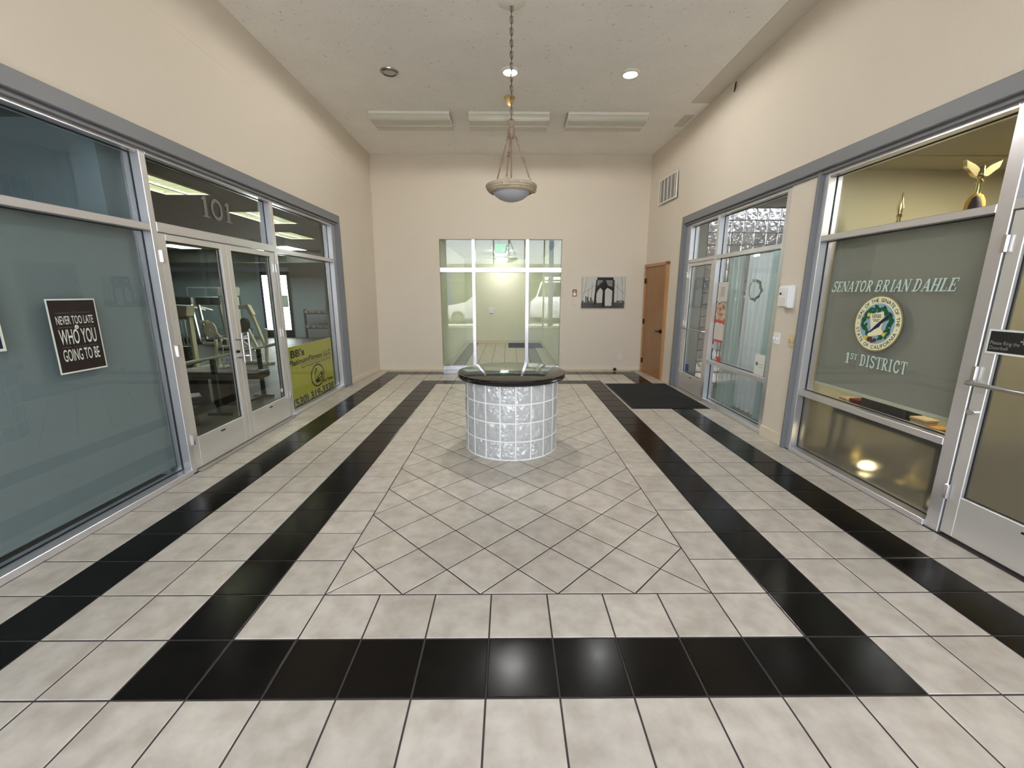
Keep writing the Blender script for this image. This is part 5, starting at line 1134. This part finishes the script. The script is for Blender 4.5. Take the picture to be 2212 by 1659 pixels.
# ------------------------------------------------------------------ signs on the left glass
FLg = deeper(-9.1, -9.33, 1)
t = thing('motto_poster', 'black motto poster with a white border on the shaded left window', 'poster')
obj('border', B().rect(3.15, 4.2, 3.6, 5.17, FLg, .0, .008), M_OFFWH, t); obj('sheet', B().rect(3.18, 4.17, 3.635, 5.14, FLg, .008, .012), M_POSTER, t)
mx_ = 3.675
for st, zz, hh, bo in (('NEVER TOO LATE', 4.64, .25, .006), ('WHO YOU', 4.22, .45, .008), ('GOING TO BE', 3.86, .36, .006)):
    obj('lettering', B().text(st, FLg, mx_, zz, hh, .014, bold=bo, width=.8), M_OFFWH, t, normals=False)
obj('dot', B().disc(mx_, 4.57, .045, FLg, .012, .015, 16), M_OFFWH, t)
b = B().text("IT'S", FLg, mx_, 4.85, .07, .014, width=.09).text('BE', FLg, mx_, 4.55, .045, .0165).text('WHAT YOU WERE', FLg, mx_, 4.13, .055, .014, width=.3)
for z in (4.87, 4.57, 4.15):
    hw_ = .2 if z == 4.15 else .08
    b.rect(mx_ - .39, mx_ - hw_, z, z + .012, FLg, .012, .0135).rect(mx_ + hw_, mx_ + .39, z, z + .012, FLg, .012, .0135)
obj('small_lettering', b, M_DIMINK, t, normals=False, kind='stuff')
t = thing('navy_poster', 'navy poster with a white border at the very edge of the shaded window', 'poster')
obj('border', B().rect(1.2, 2.3, 4.23, 5.7, FLg, 0, .008), M_OFFWH, t); obj('sheet', B().rect(1.25, 2.25, 4.28, 5.65, FLg, .008, .012), M_NAVY, t)
FY = deeper(-9.1, -9.4, 1)
t = thing('gym_sign', 'yellow advertising board behind the gym window', 'sign')
obj('board', B().rect(12.12, 16.78, .14, 3.0, FY, -.03, 0), M_YSIGN, t)
b = B().text("BB's", FY, 12.5, 2.52, .44, .004, bold=.04, align='L', width=1.25).text('PlatinumFitness LLC', FY, 16.6, 2.17, .34, .004, bold=.025, align='R', width=4.3)
b.text('Injury Prevention, Personal Training Service', FY, 16.55, 1.93, .15, .004, bold=.015, align='R', width=3.2).rect(13.3, 16.6, 2.08, 2.1, FY, .0, .004)
b.text('Rob Young', FY, 16.6, .86, .19, .004, bold=.03, align='R', width=1.15).text('(530) 319-3338', FY, 16.65, .32, .52, .004, bold=.04, align='R', width=4.35)
obj('lettering', b, M_INK, t, normals=False); b = B(); n = 40
for k in range(n):
    a, c = 2 * math.pi * k / n, 2 * math.pi * (k + 1) / n
    b.prism([(14.9 + .72 * math.cos(a), 1.33 + .56 * math.sin(a)), (14.9 + .72 * math.cos(c), 1.33 + .56 * math.sin(c)), (14.9 + .64 * math.cos(c), 1.33 + .49 * math.sin(c)), (14.9 + .64 * math.cos(a), 1.33 + .49 * math.sin(a))], FY, 0, .004)
arm = [(-.2, -.36), (-.3, -.15), (-.3, .1), (-.25, .28), (-.2, .36), (-.08, .38), (-.04, .3), (-.08, .2), (-.1, .08), (-.04, -.06), (.1, .0), (.26, .02), (.4, .1), (.52, .14), (.56, -.1), (.46, -.26), (.2, -.36)]
b.prism([(14.9 + x, 1.33 + y) for x, y in arm], FY, 0, .004)
obj('arm_emblem', b, M_INK, t, normals=False)
b = B().prism([(14.9 + x, 1.33 + y) for x, y in ((-.24, -.2), (-.24, .1), (-.17, .26), (-.1, .3), (-.12, .1), (-.08, -.12))], FY, .004, .006).prism([(14.9 + x, 1.33 + y) for x, y in ((.0, -.1), (.2, -.04), (.36, 0), (.34, -.1), (.15, -.14))], FY, .004, .006).prism([(14.9 + x, 1.33 + y) for x, y in ((.06, -.24), (.3, -.18), (.4, -.2), (.3, -.28))], FY, .004, .006)
obj('arm_highlight', b, M_YSIGN, t)

# ------------------------------------------------------------------ entrance and car park behind the viewer (seen in reflections)
w10 = thing('added_suite_window', 'added unseen front window letting daylight into the suite behind the grey shade', 'window', kind='structure')  # unseen opening added so daylight brightens the suite
obj('glass_pane', B().box(-19, -10.6, Y0 - .5, Y0 - .48, 2, 8.6), M_GLASS, w10); obj('mullion', B().box(-14.9, -14.7, Y0 - .6, Y0 - .4, 2, 8.6), M_ALU, w10)
w9 = thing('window_9', 'tall entrance glazing behind the viewer', 'window', kind='structure')
for x in (-8.8, -4.6, -1.9, 2.6, 5.4, 9.5): obj('mullion', B().box(x, x + .2, Y0 - .4, Y0 - .05, 0, 13), M_ALU, w9, bev=.012)
for z in (0, 7.0, 12.8): obj('transom_bar', B().box(-8.6, 9.5, Y0 - .38, Y0 - .07, z, z + .2), M_ALU, w9, bev=.012)
tag(obj('ground', B().box(-130, 130, -160, -10.4, -.6, -.32), M_ASPH), 'grey car park surface outside the entrance', 'ground', kind='structure')
tag(obj('sidewalk', B().box(-60, 60, -22, -10.45, -.32, -.06), M_CONC), 'pale concrete walk outside the entrance', 'sidewalk', kind='structure')
tag(obj('roof_slab', B().box(-42, 4.6, Y0 - .6, 47, 14.35, 14.7).box(4.6, 28, Y0 - .6, 19.6, 14.35, 14.7).box(4.6, 10.6, 19.6, 24.2, 14.35, 14.7), M_EXTW), 'flat roof over the building', 'roof', kind='structure')
tag(obj('facade', B().box(-42, -19, Y0 - .7, Y0 - .4, -.4, 14.7).box(-10.6, -9.7, Y0 - .7, Y0 - .4, -.4, 14.7).box(-19, -10.6, Y0 - .7, Y0 - .4, -.4, 2).box(-19, -10.6, Y0 - .7, Y0 - .4, 8.6, 14.7).box(10.7, 28, Y0 - .7, Y0 - .4, -.4, 14.7), M_EXTW), 'plain outer front of the building', 'wall', kind='structure')
t = thing('carport', 'long grey-green carport building across the car park', 'building', (0, -64, -.5))
obj('back_wall', B().box(-70, 70, -1, 0, 0, 13), mat('far_facade', (84, 92, 84), .9), t); obj('fascia', B().box(-70, 70, 0, 6, 11.2, 13), mat('far_fascia', (150, 150, 140), .8), t)
for x in range(-60, 61, 15): obj('post', B().box(x - .3, x + .3, 5.2, 5.8, 0, 11.2), M_POST, t)
tag(obj('blue_post', B().box(-.35, .35, -.35, .35, 0, 13.5), M_POST, loc=(7.2, -17, -.1)), 'blue painted post outside the entrance, mirrored in the right rear pane', 'post')
def vehicle(name, label, cat, loc, prof, win, wheels, wid, rz=0, screen=None):
    t = thing(name, label, cat, loc, rz)
    obj('body', B().prism(prof, ((0, wid / 2, 0), (1, 0, 0), (0, 0, 1)), 0, wid), M_CARW, t, bev=.12, seg=2, smooth=40)
    for q in win:
        obj('side_window', B().prism(q, ((0, wid / 2 + .02, 0), (1, 0, 0), (0, 0, 1)), 0, -.03 + .01), M_CARG, t); obj('side_window', B().prism(q, ((0, -wid / 2 - .01, 0), (1, 0, 0), (0, 0, 1)), 0, .02), M_CARG, t)
    if screen: obj('windscreen', B().prism(screen, ((0, wid / 2 - .5, 0), (1, 0, 0), (0, 0, 1)), 0, wid - 1), M_CARG, t)
    for x in wheels:
        for sg in (-1, 1):
            wl = obj('wheel', B().cyl((0, -.35, 0), (0, .35, 0), 1.15, n=28), M_TYRE, t, smooth=40, loc=(x, sg * (wid / 2 - .3), 1.15)); obj('hub_cap', B().cyl((0, sg * .3, 0), (0, sg * .38, 0), .72, n=24), M_STEEL, wl, smooth=40)
    return t
vehicle('car', 'white estate car parked outside, mirrored in the left rear pane', 'car', (-4.6, -30, -.32), [(-7.4, .8), (-7.5, 2.4), (-7.1, 3.3), (-6.2, 5.2), (-5.4, 5.7), (.6, 5.6), (3.2, 3.9), (6.8, 3.2), (7.4, 2.4), (7.4, .9)], [[(-6.0, 3.7), (-5.3, 5.1), (-2.6, 5.2), (-2.6, 3.7)], [(-2.3, 3.7), (-2.3, 5.2), (.4, 5.1), (2.2, 3.8)]], (-4.6, 4.6), 6.0, R(180))
vehicle('van', 'tall white van parked outside, mirrored in the right rear pane', 'van', (12.2, -38, -.32), [(-9.5, .9), (-9.6, 8.0), (-9.0, 8.8), (3.0, 8.9), (5.0, 7.6), (7.0, 4.9), (9.2, 4.1), (9.6, 2.6), (9.5, .9)], [[(2.2, 4.8), (2.2, 7.2), (4.4, 7.1), (6.0, 4.9)]], (-6.2, 6.4), 6.6, R(120), [(5.0, 7.62), (6.98, 4.98), (7.06, 5.04), (5.08, 7.68)])
